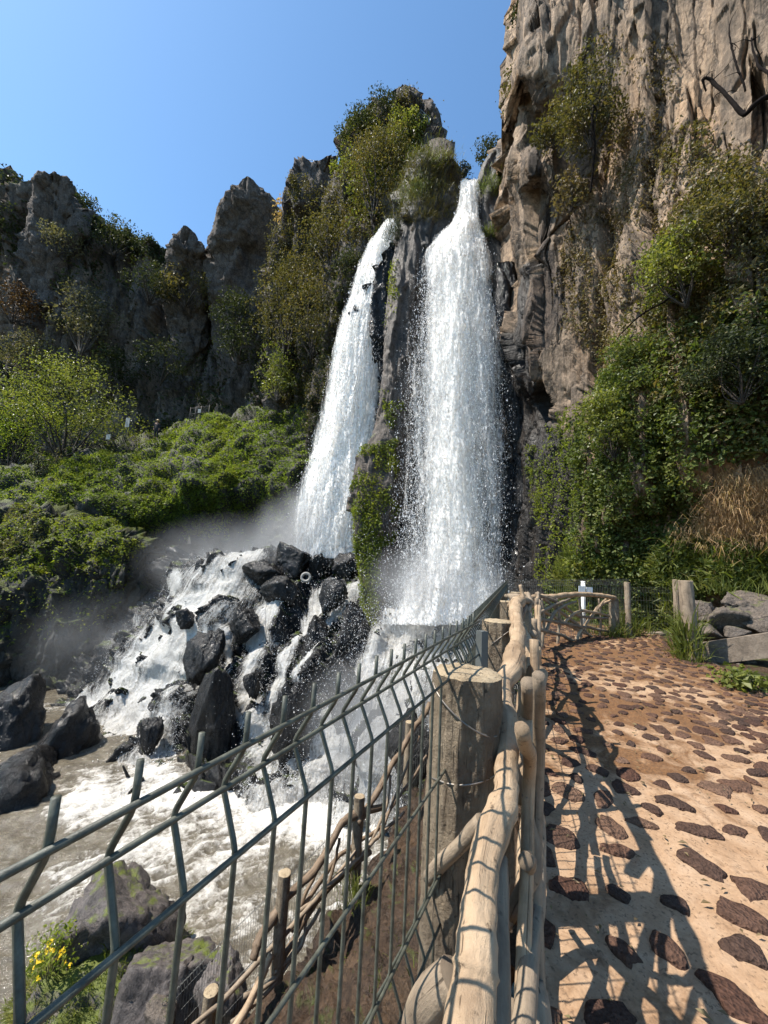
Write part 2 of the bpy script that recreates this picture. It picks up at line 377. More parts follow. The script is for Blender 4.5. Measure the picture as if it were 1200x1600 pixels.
def rock_disp(big=.5, mid=.2, fine=.06, sc=.35, zs=.22, cells=0., seed=1):
    def f(V):
        q = V*np.array([1, 1, zs])
        w = q+.35*np.array([1, 1, zs])*np.stack([fbm(V*.5+k*7, 3, seed+k) for k in range(3)], -1)
        w2 = q+.07*np.array([1, 1, zs])*np.stack([fbm(V*1.3+k*7, 3, seed+k) for k in range(3)], -1)
        d = big*fbm(w*sc, 3, seed)+mid*1.0*facets(w2*sc*3.6*np.array([1, 1, .7]), seed+5)+fine*1.1*facets(V*np.array([1, 1, max(.16, zs)])*sc*9, seed+9)+fine*.5*fbm(V*np.array([5, 5, 1.6]), 4, seed+8)
        if cells: d = d+cells*1.25*facets(w2*sc*1.9, seed+11)
        f1, f2, _ = worley(w2*sc*3.1*np.array([1, 1, .55]), seed+23)
        d = d-mid*.9*(1-smooth01(f2-f1, 0, .10))*smooth01(vnoise(V*.6, seed+29), -.35, .3)
        return d+fine*.35*ridged(V*np.array([9, 9, 2.2]), 2, seed+31)
    return f

# ------------------------------------------------------------------ ground and river
POOL = -5.2
g = 900
o = mesh_np('ground', [[-g, -g, -7.5], [g, -g, -7.5], [g, g, -7.5], [-g, g, -7.5]], [[0, 1, 2, 3]], M['earth']); tag(o, kind='structure')

# right cliff: tall sunlit rock wall with the vegetated foot
cz = tps([(785, -250, 17), (800, 0, 17.2), (783, 200, 17.3), (776, 330, 17.3), (782, 430, 16.6), (790, 560, 16.2), (800, 700, 15.8), (800, 930, 15),
          (832, 100, 13.6), (828, 250, 13.6), (838, 380, 13.4), (838, 520, 13.6), (836, 600, 14.2),
          (872, 230, 13.9), (876, 380, 13.6), (880, 520, 12.9), (868, 640, 13.4), (860, 760, 12.6), (850, 850, 12.4),
          (900, 640, 11.2), (900, 760, 10.6), (905, 860, 10.2), (950, 300, 12.2), (950, 100, 12.6), (950, -200, 13), (960, 560, 10.8), (960, 700, 9.6), (960, 850, 9.7), (960, 910, 9.8),
          (1050, 0, 11.2), (1050, 250, 10.4), (1050, 420, 9.3), (1050, 560, 8.8), (1050, 720, 8.3), (1050, 850, 9.0), (1050, 930, 9.2),
          (1200, -200, 10), (1200, 0, 9.6), (1200, 200, 9.0), (1200, 350, 8.1), (1200, 500, 7.6), (1200, 640, 7.5), (1200, 740, 7.5), (1200, 850, 7.6), (1200, 950, 7.7), (1120, 900, 7.9),
          (1400, 0, 8), (1400, 300, 7), (1400, 600, 6.2), (1400, 850, 6.2), (1400, 980, 6.2), (1050, 990, 9.3), (900, 990, 10.2)])
xl = [(-300, 858), (0, 830), (60, 825), (110, 821), (170, 811), (230, 806), (300, 799), (380, 798), (480, 800), (600, 804), (700, 796), (990, 802)]
yy = np.linspace(-260, 1010, 430); uu = np.concatenate([np.linspace(0, .12, 70, endpoint=False), np.linspace(.12, .68, 220, endpoint=False), np.linspace(.68, 1, 50)])
PX = np.interp(yy, *np.array(xl, float).T)[None]*(1-uu[:, None])+1420*uu[:, None]; PY = np.broadcast_to(yy[None], PX.shape)
def cliff_disp(V):
    wv = np.array([.5, .5, .06])*np.stack([fbm(V*.6+k*7, 3, 30+k) for k in range(3)], -1)
    q = V*np.array([1, 1, .15])+.25*wv; h = V*np.array([1, 1, .07])+.10*wv
    d = .40*fbm(V*np.array([.3, .3, .12]), 3, 31)+.62*facets(q*.8, 32)+.17*facets(q*np.array([2., 2., 1.1]), 33)
    d = d+.04*ridged(h*1.9, 3, 34)+.035*ridged(h*np.array([6, 6, 5]), 3, 35)+.055*facets(V*np.array([4, 4, 1.0]), 36)+.015*fbm(V*np.array([9, 9, 3]), 3, 37)
    f1, f2, _ = worley(q*1.5, 38); return d-.28*(1-smooth01(f2-f1, 0, .06))*smooth01(vnoise(V*.7, 39), -.2, .3)
V = wrapped(P(PX, PY, cz(PX, PY)), 'left', 16, 9., 2.)
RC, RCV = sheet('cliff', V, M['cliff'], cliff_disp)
RCX, RCY = PX, PY; RCV = RCV[16:]
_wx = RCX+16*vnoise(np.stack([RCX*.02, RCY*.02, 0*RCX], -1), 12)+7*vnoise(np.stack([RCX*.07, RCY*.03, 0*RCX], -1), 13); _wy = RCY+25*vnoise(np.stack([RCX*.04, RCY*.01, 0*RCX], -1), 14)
wet_shade_ = np.maximum(smooth01(segdist(_wx, _wy, [(815, 560, 22), (835, 700, 46), (850, 800, 60), (850, 960, 75)]), 1.25, .8), .95*smooth01(segdist(_wx, _wy, [(812, 420, 5), (822, 520, 14), (838, 620, 26)]), 1.2, .6))  # wet rock, with the shade of the chasm painted into the same dark mask
gry_ = smooth01(segdist(_wx, _wy, [(848, 220, 12), (845, 400, 22), (848, 560, 24)]), 1.3, .7)
at = RC.data.attributes.new('wet', 'FLOAT', 'POINT'); at.data.foreach_set('value', np.concatenate([np.repeat(wet_shade_[:1], 16, 0), wet_shade_]).astype(np.float32).ravel())
at = RC.data.attributes.new('grey', 'FLOAT', 'POINT'); at.data.foreach_set('value', np.concatenate([np.repeat(gry_[:1]*0, 16, 0), gry_]).astype(np.float32).ravel())
tag(RC, 'tall sunlit tan cliff wall on the right of the falls', 'cliff')

# dark wet wall behind the falls
wz = tps([(540, 250, 22), (700, 300, 20), (745, 290, 20.5), (830, 330, 18.5), (560, 500, 21), (700, 500, 18.3), (800, 500, 17.4), (880, 500, 16), (520, 800, 20.6), (650, 800, 17.2), (760, 800, 15.6),
          (860, 800, 13.4), (900, 900, 11.4), (600, 1000, 16), (760, 960, 14.2), (860, 940, 12), (440, 850, 23)])
PX, PY = np.meshgrid(np.linspace(0, 1, 190), np.linspace(290, 1030, 300), indexing='ij'); _l = np.interp(PY, [290, 350, 420, 500, 650, 800, 1030], [618, 610, 580, 556, 528, 494, 480]); PX = _l+(930-_l)*PX
PY = np.maximum(PY, np.interp(PX, [480, 600, 640, 700, 742, 760, 930], [600, 420, 330, 300, 292, 300, 300]))
V = wrapped(topped(P(PX, PY, wz(PX, PY)), 8, 6, 1.), 'left', 10, 6., 1.)
sheet('cliff_behind_falls', V, M['wet'], rock_disp(.35, .3, .1, .5, .2, .4, 9), 'black wet rock wall behind and beside the waterfalls', 'cliff')

# far wall on the left with its skyline
sky_l = [(-420, 230), (-200, 300), (40, 300), (60, 288), (75, 283), (92, 286), (104, 291), (112, 286), (120, 318), (132, 328), (150, 345), (165, 352), (190, 366), (215, 378), (235, 388), (262, 392), (300, 402), (340, 420), (440, 350), (470, 300), (530, 280)]
fz = tps([(-300, 300, 50), (-300, 700, 42), (0, 420, 48), (0, 600, 46), (0, 720, 41), (90, 290, 47), (90, 450, 45.5), (90, 620, 45), (200, 400, 50), (200, 520, 47.5), (200, 660, 44), (300, 420, 49), (300, 540, 46.5), (300, 680, 42.5), (400, 500, 46), (400, 640, 42), (480, 350, 45), (480, 500, 42), (480, 640, 37), (520, 760, 30)])
xs = np.linspace(-400, 530, 330); vv = np.linspace(0, 1, 210)
top = poly_at(xs, sky_l)+5*fbm(np.stack([xs*.06, xs*0, xs*0], -1), 3, 3); bot = poly_at(xs, [(-400, 760), (100, 740), (240, 730), (520, 800)])
PX = np.broadcast_to(xs[:, None], (330, 210)); PY = top[:, None]+(bot-top)[:, None]*vv[None]
V = topped(P(PX, PY, fz(PX, PY)), 8, 12, 5)
FWO, FWV = sheet('far_cliff', V, M['far'], rock_disp(1.6, .9, .25, .16, .2, 1.3, 21), 'shaded brown cliff wall under the left skyline', 'cliff')
FWX, FWY = PX, PY; FWV = FWV[:, 8:]

# wooded hill beyond on the far left
xs = np.linspace(-600, 300, 120); vv = np.linspace(0, 1, 60)
top = poly_at(xs, [(-600, 180), (-100, 258), (0, 268), (15, 270), (40, 284), (60, 300), (120, 330), (250, 400), (300, 430)])
PX = np.broadcast_to(xs[:, None], (120, 60)); PY = top[:, None]+(560-top)[:, None]*vv[None]
V = topped(P(PX, PY, 80-PY*.02), 6, 30, 2)
_, HLV = sheet('hill', V, M['far'], rock_disp(2.5, 1.2, .4, .1, 1., 0, 31), 'dark wooded hill on the far left skyline', 'hill'); HLX, HLY = PX, PY; HLV = HLV[:, 6:]

# vegetated buttress left of the falls, up to the lookout crag
bt = [(425, 420), (440, 352), (450, 305), (458, 275), (470, 256), (484, 252), (504, 255), (520, 266), (540, 246), (548, 215), (553, 190), (572, 166), (598, 160), (618, 158), (626, 147), (638, 145), (647, 158), (654, 170), (668, 183), (682, 190), (692, 204), (699, 226), (698, 244), (690, 268), (680, 290)]
bz = tps([(440, 350, 36), (440, 480, 35), (440, 640, 33), (485, 256, 35), (485, 400, 33), (485, 560, 31), (500, 700, 28), (550, 240, 31), (550, 400, 29), (550, 520, 27), (520, 640, 27), (620, 150, 30), (620, 240, 27), (620, 330, 25), (600, 420, 24.6), (570, 560, 25), (690, 210, 29), (690, 280, 27.5), (660, 230, 26.5), (700, 400, 26)])
xs = np.linspace(426, 698, 200); vv = np.linspace(0, 1, 240)
top = poly_at(xs, bt)+2.5*fbm(np.stack([xs*.12, xs*0, xs*0], -1), 2, 8); bot = poly_at(xs, [(426, 720), (520, 720), (560, 640), (640, 420), (700, 380)])
PX = np.broadcast_to(xs[:, None], (200, 240)); PY = top[:, None]+(bot-top)[:, None]*vv[None]
V = wrapped(topped(P(PX, PY, bz(PX, PY)), 8, 8, 3), 'right', 10, 8., 1.5)
_, BTV = sheet('buttress', V, M['spire'], rock_disp(.9, .45, .14, .3, .3, .7, 41), 'overgrown rock buttress left of the falls below the lookout', 'crag'); BTX, BTY = PX, PY; BTV = BTV[:200, 8:]

# green left bank and its dark undercut
lz = tps([(-200, 760, 30), (-200, 900, 20), (0, 735, 33), (60, 725, 33), (180, 690, 35), (240, 684, 36), (300, 655, 37), (400, 648, 35), (480, 645, 31), (60, 760, 27), (150, 760, 27), (250, 740, 29), (330, 720, 29), (420, 720, 28.5), (480, 740, 26.5),
          (60, 800, 25.5), (200, 800, 26), (300, 790, 26), (380, 790, 27), (470, 800, 25.5), (200, 850, 26.5), (300, 850, 27.5), (420, 850, 26.5), (250, 950, 24), (330, 900, 25), (480, 880, 22.5), (200, 1050, 19.5), (100, 1090, 18.5), (0, 1100, 17.5), (-200, 1100, 15), (60, 950, 22.5), (260, 1000, 21)])
PX, PY = np.meshgrid(np.linspace(-200, 510, 300), np.linspace(0, 1, 240), indexing='ij')
tp = poly_at(PX[:, 0], [(-200, 745), (0, 735), (20, 735), (100, 712), (180, 690), (240, 682), (280, 662), (330, 652), (400, 645), (510, 640)])
PY = tp[:, None]+(1125-tp)[:, None]*PY
V = topped(P(PX, PY, lz(PX, PY)), 6, 10, .5)
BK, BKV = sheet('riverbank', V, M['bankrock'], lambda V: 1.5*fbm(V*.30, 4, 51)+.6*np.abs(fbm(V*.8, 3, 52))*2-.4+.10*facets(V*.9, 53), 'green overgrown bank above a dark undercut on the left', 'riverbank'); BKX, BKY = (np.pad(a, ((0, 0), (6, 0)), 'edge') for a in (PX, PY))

# nearer mossy knoll at the left edge
nz_ = tps([(-150, 800, 24), (0, 820, 23), (0, 770, 25), (100, 800, 22.5), (150, 822, 21.5), (210, 840, 20.2), (236, 855, 20.3), (60, 880, 20), (0, 940, 18.8), (120, 900, 19.3), (200, 880, 19.6), (232, 880, 20.4), (100, 960, 18.8), (200, 930, 19.8), (0, 1050, 18), (150, 1050, 18.6), (230, 960, 20.8), (-150, 1000, 17), (230, 1060, 19.8)])
xs = np.linspace(-160, 237, 190); vv = np.linspace(0, 1, 170)
top = poly_at(xs, [(-160, 800), (0, 800), (60, 795), (85, 800), (130, 812), (170, 828), (205, 834), (228, 846), (238, 858)]); bot = poly_at(xs, [(-160, 1110), (150, 1110), (200, 1090), (237, 950)])
PX = np.broadcast_to(xs[:, None], (190, 170)); PY = top[:, None]+(bot-top)[:, None]*vv[None]
V = wrapped(topped(P(PX, PY, nz_(PX, PY)), 6, 3, 1.), 'right', 10, 5., -.8)
_, KNV = sheet('mossy_knoll', V, M['bankrock'], rock_disp(.45, .3, .09, .45, .6, .4, 61), 'grass topped rock knoll at the left edge above the river', 'knoll'); KNX, KNY = (np.pad(a, ((0, 0), (6, 0)), 'edge') for a in (PX, PY)); KNV = KNV[:190]

# boulder slope that carries the cascade
SLC = [(240, 900, 21), (300, 888, 18.6), (380, 868, 18.6), (460, 872, 19), (560, 872, 18.5), (640, 930, 15.6), (700, 930, 15), (780, 935, 14.2), (860, 940, 12.6), (250, 990, 17.2), (330, 1000, 15.4), (430, 960, 16), (520, 990, 14.3), (600, 1040, 12.9),
       (680, 1000, 13.6), (760, 985, 12.8), (140, 1100, 16), (190, 1180, 13), (250, 1120, 14.0), (300, 1160, 12.9), (420, 1130, 12.6), (500, 1150, 11.8), (600, 1150, 11.2), (700, 1100, 11), (800, 1060, 10), (150, 1240, 11.6), (240, 1260, 10.6), (330, 1265, 10.4), (430, 1270, 10.2), (520, 1270, 10.1), (620, 1260, 9.8), (760, 1200, 8.5)]
sz_ = tps(SLC)
PX, PY = np.meshgrid(np.linspace(90, 840, 330), np.linspace(862, 1300, 250), indexing='ij')
PY = np.maximum(PY, np.interp(PX, [690, 740, 840], [862, 955, 975])); SLB = P(PX, PY, sz_(PX, PY))
def slope_disp(V):
    f1, f2, c = worley(V*np.array([.75, .75, .6])+.3*np.stack([fbm(V*.9+k*5, 2, 70+k) for k in range(3)], -1), 71)
    return .42*(c-.45)+.30*(1-f1)-.15+.62*facets(V*np.array([.85, .85, .7])+.15*fbm(V*2, 2, 75)[..., None], 76)+.20*facets(V*2.6, 77)+.06*fbm(V*5, 3, 73)
SL, SLV = sheet('cascade_rocks', SLB, M['wet'], slope_disp, 'jumbled wet black rock slope under the cascade', 'rock slope'); SLX, SLY = PX, PY

# soil bank below the near fence, down to the lower walkway
topl = np.array([[-1.2, -.6, -.1], [-.25, .25, -.12], [.26, 1.08, -.12], [.7, 1.8, -.1], [1.1, 2.7, -.1], [1.5, 3.6, -.1], [1.75, 4.2, -.1]])
lowl = P(np.array([120, 300, 450, 560, 640, 705, 770]), np.array([1800, 1660, 1525, 1400, 1262, 1165, 1060]), np.array([3.4, 3.7, 4.3, 5.1, 6.2, 7.4, 8.6]))
outl = lowl.copy(); outl[:, 0] -= .55; outl[:, 1] += .2; outl[:, 2] = POOL-.6
ta, la = catmull(topl, 200), catmull(lowl, 200); oa = catmull(outl, 200)
t = np.linspace(0, 1, 90)[None, :, None]
s1 = ta[:, None]*(1-t)+la[:, None]*t; s1[..., 2] -= .5*np.sin(np.pi*t[..., 0])
t2 = np.linspace(0, 1, 40)[None, 1:, None]; s2 = la[:, None]*(1-t2)+oa[:, None]*t2
V = np.concatenate([s1, s2], 1)
_, SBV = sheet('soil_bank', V, M['earth'], lambda V: .16*facets(V*np.array([2.2, 2.2, 2.8]), 84)+.05*facets(V*6, 85)+.08*fbm(V*1.6, 4, 81)+.05*ridged(V*4, 3, 82)*smooth01(np.linalg.norm(V-CAM, axis=-1), 1.2, 2.5)+.02*fbm(V*11, 3, 83), 'dark wet soil bank below the wire fence', 'bank')

# ------------------------------------------------------------------ path
def path_left(Y): return .40*Y-.07
def path_right(Y): return np.interp(Y, [-2, 4.3, 5.2, 6.4, 8.6, 10], [6.0, 4.75, 4.9, 5.25, 6.1, 6.6])
def path_h(X, Y): return .02*np.clip(Y-1, 0, 9)+.012*fbm(np.stack([X*1.3, Y*1.3, X*0], -1), 3, 90)
ys = np.linspace(-1.2, 9.6, 420); us = np.linspace(0, 1, 260)
YY = np.broadcast_to(ys[None], (260, 420)); XX = path_left(YY)*(1-us[:, None])+path_right(YY)*us[:, None]
q = np.stack([XX, YY, 0*XX], -1)
ZZ = path_h(XX, YY)+.006*fbm(q*9, 4, 91)-.010*smooth01(vnoise(q*26, 93), .45, .8)
V = np.stack([XX, YY, ZZ], -1)
V = np.concatenate([V[:1]-np.array([0, 0, .5]), V], 0)
t = NT('mortar'); p = t.pos()
big = t.noise(p, .75, 5, .62, .6); med = t.noise(p, 5., 6, .65); fin = t.noise(p, 60., 6, .7)
yv = t.n('SeparateXYZ', 1, Vector=t.n('NewGeometry'))
far_ = t.n('MapRange', Value=yv, From_Min=1.8, From_Max=5.5, To_Min=0., To_Max=.12)
col = t.ramp(med, [(.3, (.26, .155, .085)), (.5, (.345, .222, .132)), (.7, (.39, .27, .175))])
rust = t.ramp(t.math('ADD', t.math('ADD', t.math('MULTIPLY', big, .62), t.math('MULTIPLY', t.noise(p, 3.4, 5, .7, .8), .52)), far_), [(.575, 0.), (.67, 1.)])
col = t.mix(t.math('MULTIPLY', rust, .92), col, t.ramp(fin, [(.3, (.06, .026, .010)), (.6, (.155, .072, .026)), (.8, (.22, .12, .05))]))
pit = t.noise(p, 62., 4, .6); col = t.mix(t.ramp(pit, [(.57, 0.), (.66, .8)]), col, (.12, .075, .045))
col = t.mix(.5, col, t.ramp(fin, [(.3, .6), (.7, 1.2)]), 'MULTIPLY')
M['mortar'] = t.out(t.bsdf(col, .85, t.bump(t.math('ADD', fin, t.math('MULTIPLY', pit, -.6)), .7, .006), .3))
o, _ = sheet('path', V, M['mortar'], None)
# flat dark stones set in the mortar
t = NT('path_stone'); p = t.pos(); nd = t.t.nodes.new('ShaderNodeNewGeometry'); rnd = nd.outputs['Random Per Island']
fin = t.noise(p, 42., 7, .72); col = t.ramp(rnd, [(0, (.075, .038, .026)), (.4, (.055, .035, .027)), (.7, (.10, .054, .036)), (1, (.13, .078, .052))])
col = t.mix(.8, col, t.ramp(fin, [(.3, .35), (.5, 1.), (.72, 1.7)]), 'MULTIPLY')
pt = t.n('TexVoronoi', Vector=p, Scale=85.); col = t.mix(t.ramp(pt, [(.1, .7), (.3, 0.)]), col, (.022, .014, .012))
M['stone'] = t.out(t.bsdf(col, .8, t.bump(t.math('ADD', fin, pt), .9, .012), .14))
rng = np.random.default_rng(11); cand = []
gridc = {}
for k in range(60000):
    Y = rng.uniform(-.6, 9.2); X = rng.uniform(path_left(Y)+.06, path_right(Y)-.05)
    dens = .5*(1+vnoise(np.array([X*.55, Y*.55, 2.]), 96)); mind = .125+.08*dens-.02*smooth01(Y, 2.6, 4.2)
    key = (int(X/.35), int(Y/.35)); ok = True
    for a in (-1, 0, 1):
        for b in (-1, 0, 1):
            for (x2, y2) in gridc.get((key[0]+a, key[1]+b), []):
                if math.hypot((X-x2)*1.05, (Y-y2)*.95) < mind: ok = False
    if ok: gridc.setdefault(key, []).append((X, Y)); cand.append((X, Y))
sb = MB(); nr = 22; prof = [(1.03, -.03), (1., .0), (.95, .008), (.8, .0125), (.55, .0145), (.28, .015)]
th = np.linspace(0, 2*math.pi, nr, endpoint=False)
for k, (X, Y) in enumerate(cand):
    a = rng.uniform(.042, .090)*(1-.15*smooth01(Y, 2.6, 4.4)); b = a*rng.uniform(.66, 1.); ang = rng.normal(-.6, .9)
    npg = rng.integers(5, 8); ph = np.sort(rng.uniform(0, 2*math.pi, npg)); hh_ = rng.uniform(.72, 1., npg)
    pol = np.min(np.where(np.cos(th[:, None]-ph[None]) > .12, hh_/np.maximum(np.cos(th[:, None]-ph[None]), .12), 9.), 1); pol = np.clip(pol, .5, 1.35)
    pw = rng.uniform(.7, 1.); r = pol*(1+.10*vnoise(np.stack([np.cos(th)*1.2, np.sin(th)*1.2, th*0+k*3.3], -1), 97)+.09*vnoise(np.stack([np.cos(th)*3, np.sin(th)*3, th*0+k*1.7], -1), 98))
    cx = np.sign(np.cos(th))*np.abs(np.cos(th))**pw*a*r; cyy = np.sin(th)*b*r
    vs = []
    for (s_, h_) in prof:
        x = X+(cx*math.cos(ang)-cyy*math.sin(ang))*s_; y = Y+(cx*math.sin(ang)+cyy*math.cos(ang))*s_
        z = path_h(x, y)+h_+.006*vnoise(np.stack([x*22, y*22, x*0], -1), 99)*(1 if h_ > 0 else 0)+rng.uniform(0, .003)
        vs.append(np.stack([x, y, z], -1))
    vs = np.concatenate(vs+[[[X, Y, path_h(np.array(X), np.array(Y))+.016]]]); fq = []
    for i in range(len(prof)-1):
        for j in range(nr): fq.append([i*nr+j, i*nr+(j+1) % nr, (i+1)*nr+(j+1) % nr, (i+1)*nr+j])
    fq += [[(len(prof)-1)*nr+j, (len(prof)-1)*nr+(j+1) % nr, len(prof)*nr] for j in range(nr)]
    sb.add(vs, fq)
tag(sb.build('path_stones', M['stone']), kind='structure')
# strip of rough ground right of the path, running under the rocks and the cliff foot
ys = np.linspace(-2, 13, 150); us = np.linspace(0, 1, 70)
YY = np.broadcast_to(ys[None], (70, 150)); XX = path_right(YY)-.15+us[:, None]*9
q = np.stack([XX, YY, 0*XX], -1); ZZ = -.035+path_h(XX*0+path_right(YY), YY)+us[:, None]*.6+.10*fbm(q*1.5, 4, 94)*smooth01(us[:, None], 0, .06)-.3*smooth01(.01-us[:, None], 0, .01)
sheet('rough_ground', np.stack([XX, YY, ZZ], -1), M['earth'], None)
ys = np.linspace(8.4, 14, 60); us = np.linspace(0, 1, 70)
YY = np.broadcast_to(ys[None], (70, 60)); XX = 3.75+.75*(YY-8.4)+us[:, None]*5; q = np.stack([XX, YY, 0*XX], -1)
sheet('trail', np.stack([XX, YY, .12+.10*(YY-8.4)*.3+.06*fbm(q*1.6, 4, 95)], -1), M['earth'], None)
# ------------------------------------------------------------------ boulders
def boulder_geo(size, seed, sub=5, nplanes=13, rough=.07, sharp=.06):
    rg = np.random.default_rng(seed)
    import bmesh
    bm = bmesh.new(); bmesh.ops.create_icosphere(bm, subdivisions=sub, radius=1.)
    D = np.array([v.co[:] for v in bm.verts]); Fq = np.array([[v.index for v in f.verts] for f in bm.faces]); bm.free()
    n = rg.normal(size=(nplanes, 3)); n /= np.linalg.norm(n, axis=1, keepdims=True); h = rg.uniform(.62, 1., nplanes)
    dd = D @ n.T; r = np.where(dd > .05, h/np.maximum(dd, .05), 9.)
    k = 1/max(sharp, .02); r = -np.log(np.sum(np.exp(-k*np.minimum(r, 3)), 1))/k     # soft minimum over cutting planes
    r = np.clip(r, .3, 1.5)
    V = D*r[:, None]; V = V*(1+rough*.8*fbm(V*2.3+seed*3.1, 4, seed)+rough*1.3*facets(V*1.9+seed, seed+2)+rough*.5*facets(V*4.6+seed, seed+3))[:, None]
    V = V/np.abs(V).max(0)
    return V*np.asarray(size)/2, Fq
def rock(name, px, py, z, w, h, seed, mat, label, cat='boulder', depth=1., group=None, rot=None, sub=5, sharp=.05, npl=13):
    """boulder centred where the photo shows it, w x h photo pixels large"""
    c = P(px, py, z); s = z/F_PX; V, Fq = boulder_geo((w*s*1.04, w*s*depth, h*s*1.04), seed, sub, npl, sharp=sharp)
    if rot: 
        ca, sa = math.cos(rot), math.sin(rot); V = np.stack([V[:, 0]*ca-V[:, 2]*sa, V[:, 1], V[:, 0]*sa+V[:, 2]*ca], -1)
    o = mesh_np(name, V, Fq, mat, loc=c); return tag(o, label, cat, group)
wr, mr = M['wetrock'], M['mossrock']
rock('boulder', 457, 874, 17.6, 62, 74, 1, wr, 'pale wet pointed boulder crowning the cascade below the left fall')
rock('boulder', 411, 893, 17.0, 66, 50, 2, wr, 'broad wet boulder left of the pointed top boulder')
rock('boulder', 440, 922, 16.2, 62, 66, 3, wr, 'rounded wet boulder under the pointed top boulder')
rock('boulder', 497, 884, 17.6, 34, 40, 4, wr, 'small wet boulder at the foot of the left fall')
rock('boulder', 540, 889, 17.2, 52, 52, 5, wr, 'misty grey boulder between the two falls')
rock('boulder', 518, 926, 15.4, 52, 64, 6, wr, 'jagged black boulder below the ring on the cascade')
rock('boulder', 312, 902, 17.9, 26, 56, 7, wr, 'slim wet boulder at the upper left end of the cascade')
rock('boulder', 380, 976, 14.9, 54, 66, 8, wr, 'black boulder splitting the white water in mid cascade')
rock('boulder', 318, 1030, 14.2, 62, 90, 9, wr, 'tall black boulder above the biggest one in the cascade')
rock('boulder', 336, 1140, 12.4, 96, 190, 10, M['wet'], 'biggest black boulder of the cascade with moss on its foot', depth=1.1)
rock('boulder', 292, 968, 15.5, 34, 36, 12, wr, 'small black boulder in the upper left white water')
rock('boulder', 500, 1002, 14.1, 66, 80, 13, wr, 'dark leaning boulder in the middle right of the cascade', rot=.4)
rock('boulder', 548, 985, 14.0, 62, 110, 14, wr, 'black craggy boulder next to the mossy pillar foot')
rock('boulder', 432, 1012, 15.2, 60, 80, 15, wr, 'grey boulder sheeted with thin water in mid cascade')
rock('boulder', 468, 1130, 11.9, 84, 130, 16, wr, 'black boulder low in the cascade right of its biggest boulder')
rock('boulder', 536, 1090, 12.2, 70, 120, 17, wr, 'black boulder low beside the spray of the right fall')
rock('boulder', 398, 1064, 13.0, 34, 50, 18, wr, 'small boulder in the narrow stream beside the biggest one')
rock('boulder', 232, 1160, 12.5, 34, 70, 19, wr, 'slim black boulder washed over at the lower left of the cascade')
rock('boulder', 190, 1190, 12.4, 50, 62, 20, wr, 'foam covered boulder at the bottom left of the cascade')
rock('boulder', 106, 1184, 12.9, 118, 176, 21, wr, 'glossy black boulder beside the pool outlet on the left', depth=.9)
rock('boulder', 14, 1150, 13.2, 120, 170, 22, wr, 'dark boulder at the left edge above the glossy wet one')
rock('boulder', 14, 1272, 10.6, 170, 190, 23, wr, 'shiny wet black boulder lowest at the left edge of the river')
rock('boulder', 640, 1172, 8.2, 74, 110, 24, wr, 'dark boulder at the head of the lower walkway seen through the fence')
rock('boulder', 0, 1350, 9.0, 110, 90, 25, wr, 'black boulder half sunk in the river at the left edge')
gm = rock_mat('river_slab', (.12, .10, .09), (.08, .068, .063), (.025, .023, .023), 1.1, .45, .6, .6, bump=.7, bdist=.05, moss=(.10, .12, .02), moss_amt=-.06)
gm2 = rock_mat('grassy_slab', (.12, .10, .09), (.08, .068, .063), (.025, .023, .023), 1.1, .45, .6, .6, bump=.7, bdist=.05, moss=(.10, .12, .02), moss_amt=.10)
rock('boulder', 190, 1462, 6.2, 150, 190, 27, gm, 'angular grey slab standing in the river behind the fence', rot=.5, sharp=.02, npl=8)
rock('boulder', 262, 1560, 5.3, 150, 210, 33, gm, 'dark grey slab on the shore right of the grassy one', depth=1.1, sharp=.02, npl=8)
GR = rock('boulder', 128, 1572, 5.6, 250, 270, 28, gm2, 'grass covered rock at the bottom left under the fence', depth=1.1)
rock('boulder', 345, 1545, 5.0, 95, 110, 29, gm, 'low dark rock between the shore slab and the lower walkway', sharp=.03)
rock('boulder', 253, 1590, 3.9, 56, 60, 30, M['grayrock'], 'pale rounded stone at the foot of the lower railing', cat='stone', sub=4)
rock('boulder', 1130, 974, 6.9, 84, 54, 31, M['grayrock'], 'grey rock above the concrete beam right of the path', depth=.9, sharp=.03)
rock('boulder', 1192, 970, 6.6, 76, 60, 32, M['grayrock'], 'rugged brown rock at the right edge above the beam', depth=.9, sharp=.03)
rock('boulder', 1100, 985, 6.7, 50, 36, 34, M['grayrock'], 'small rock wedged behind the grassy log post', sub=4, sharp=.03)
for k, (x, y, w, h, lb) in enumerate([(1112, 1046, 44, 26, 'flat stone under the left end of the concrete beam'), (1142, 1050, 34, 32, 'rounded stone under the middle of the concrete beam'),
                                  (1172, 1044, 40, 34, 'dark stone under the right of the concrete beam'), (1095, 1058, 24, 18, 'small pebble like stone at the foot of the grassy post')]):
    rock('stone', x, y, 6.0, w, h, 50+k, M['grayrock'], lb, cat='stone', sub=4, sharp=.04)

rock('boulder', 1168, 944, 7.0, 66, 40, 36, M['grayrock'], 'brown rock on top of the rock pile at the right edge', depth=.9, sharp=.03)
rock('boulder', 1104, 956, 7.1, 40, 34, 37, M['grayrock'], 'grey rock at the left top of the rock pile beside the grassy post', depth=.9, sharp=.03)
rock('stone', 1152, 990, 6.5, 44, 22, 38, M['grayrock'], 'flat pale stone lying on the concrete beam', cat='stone', sub=4, sharp=.03)
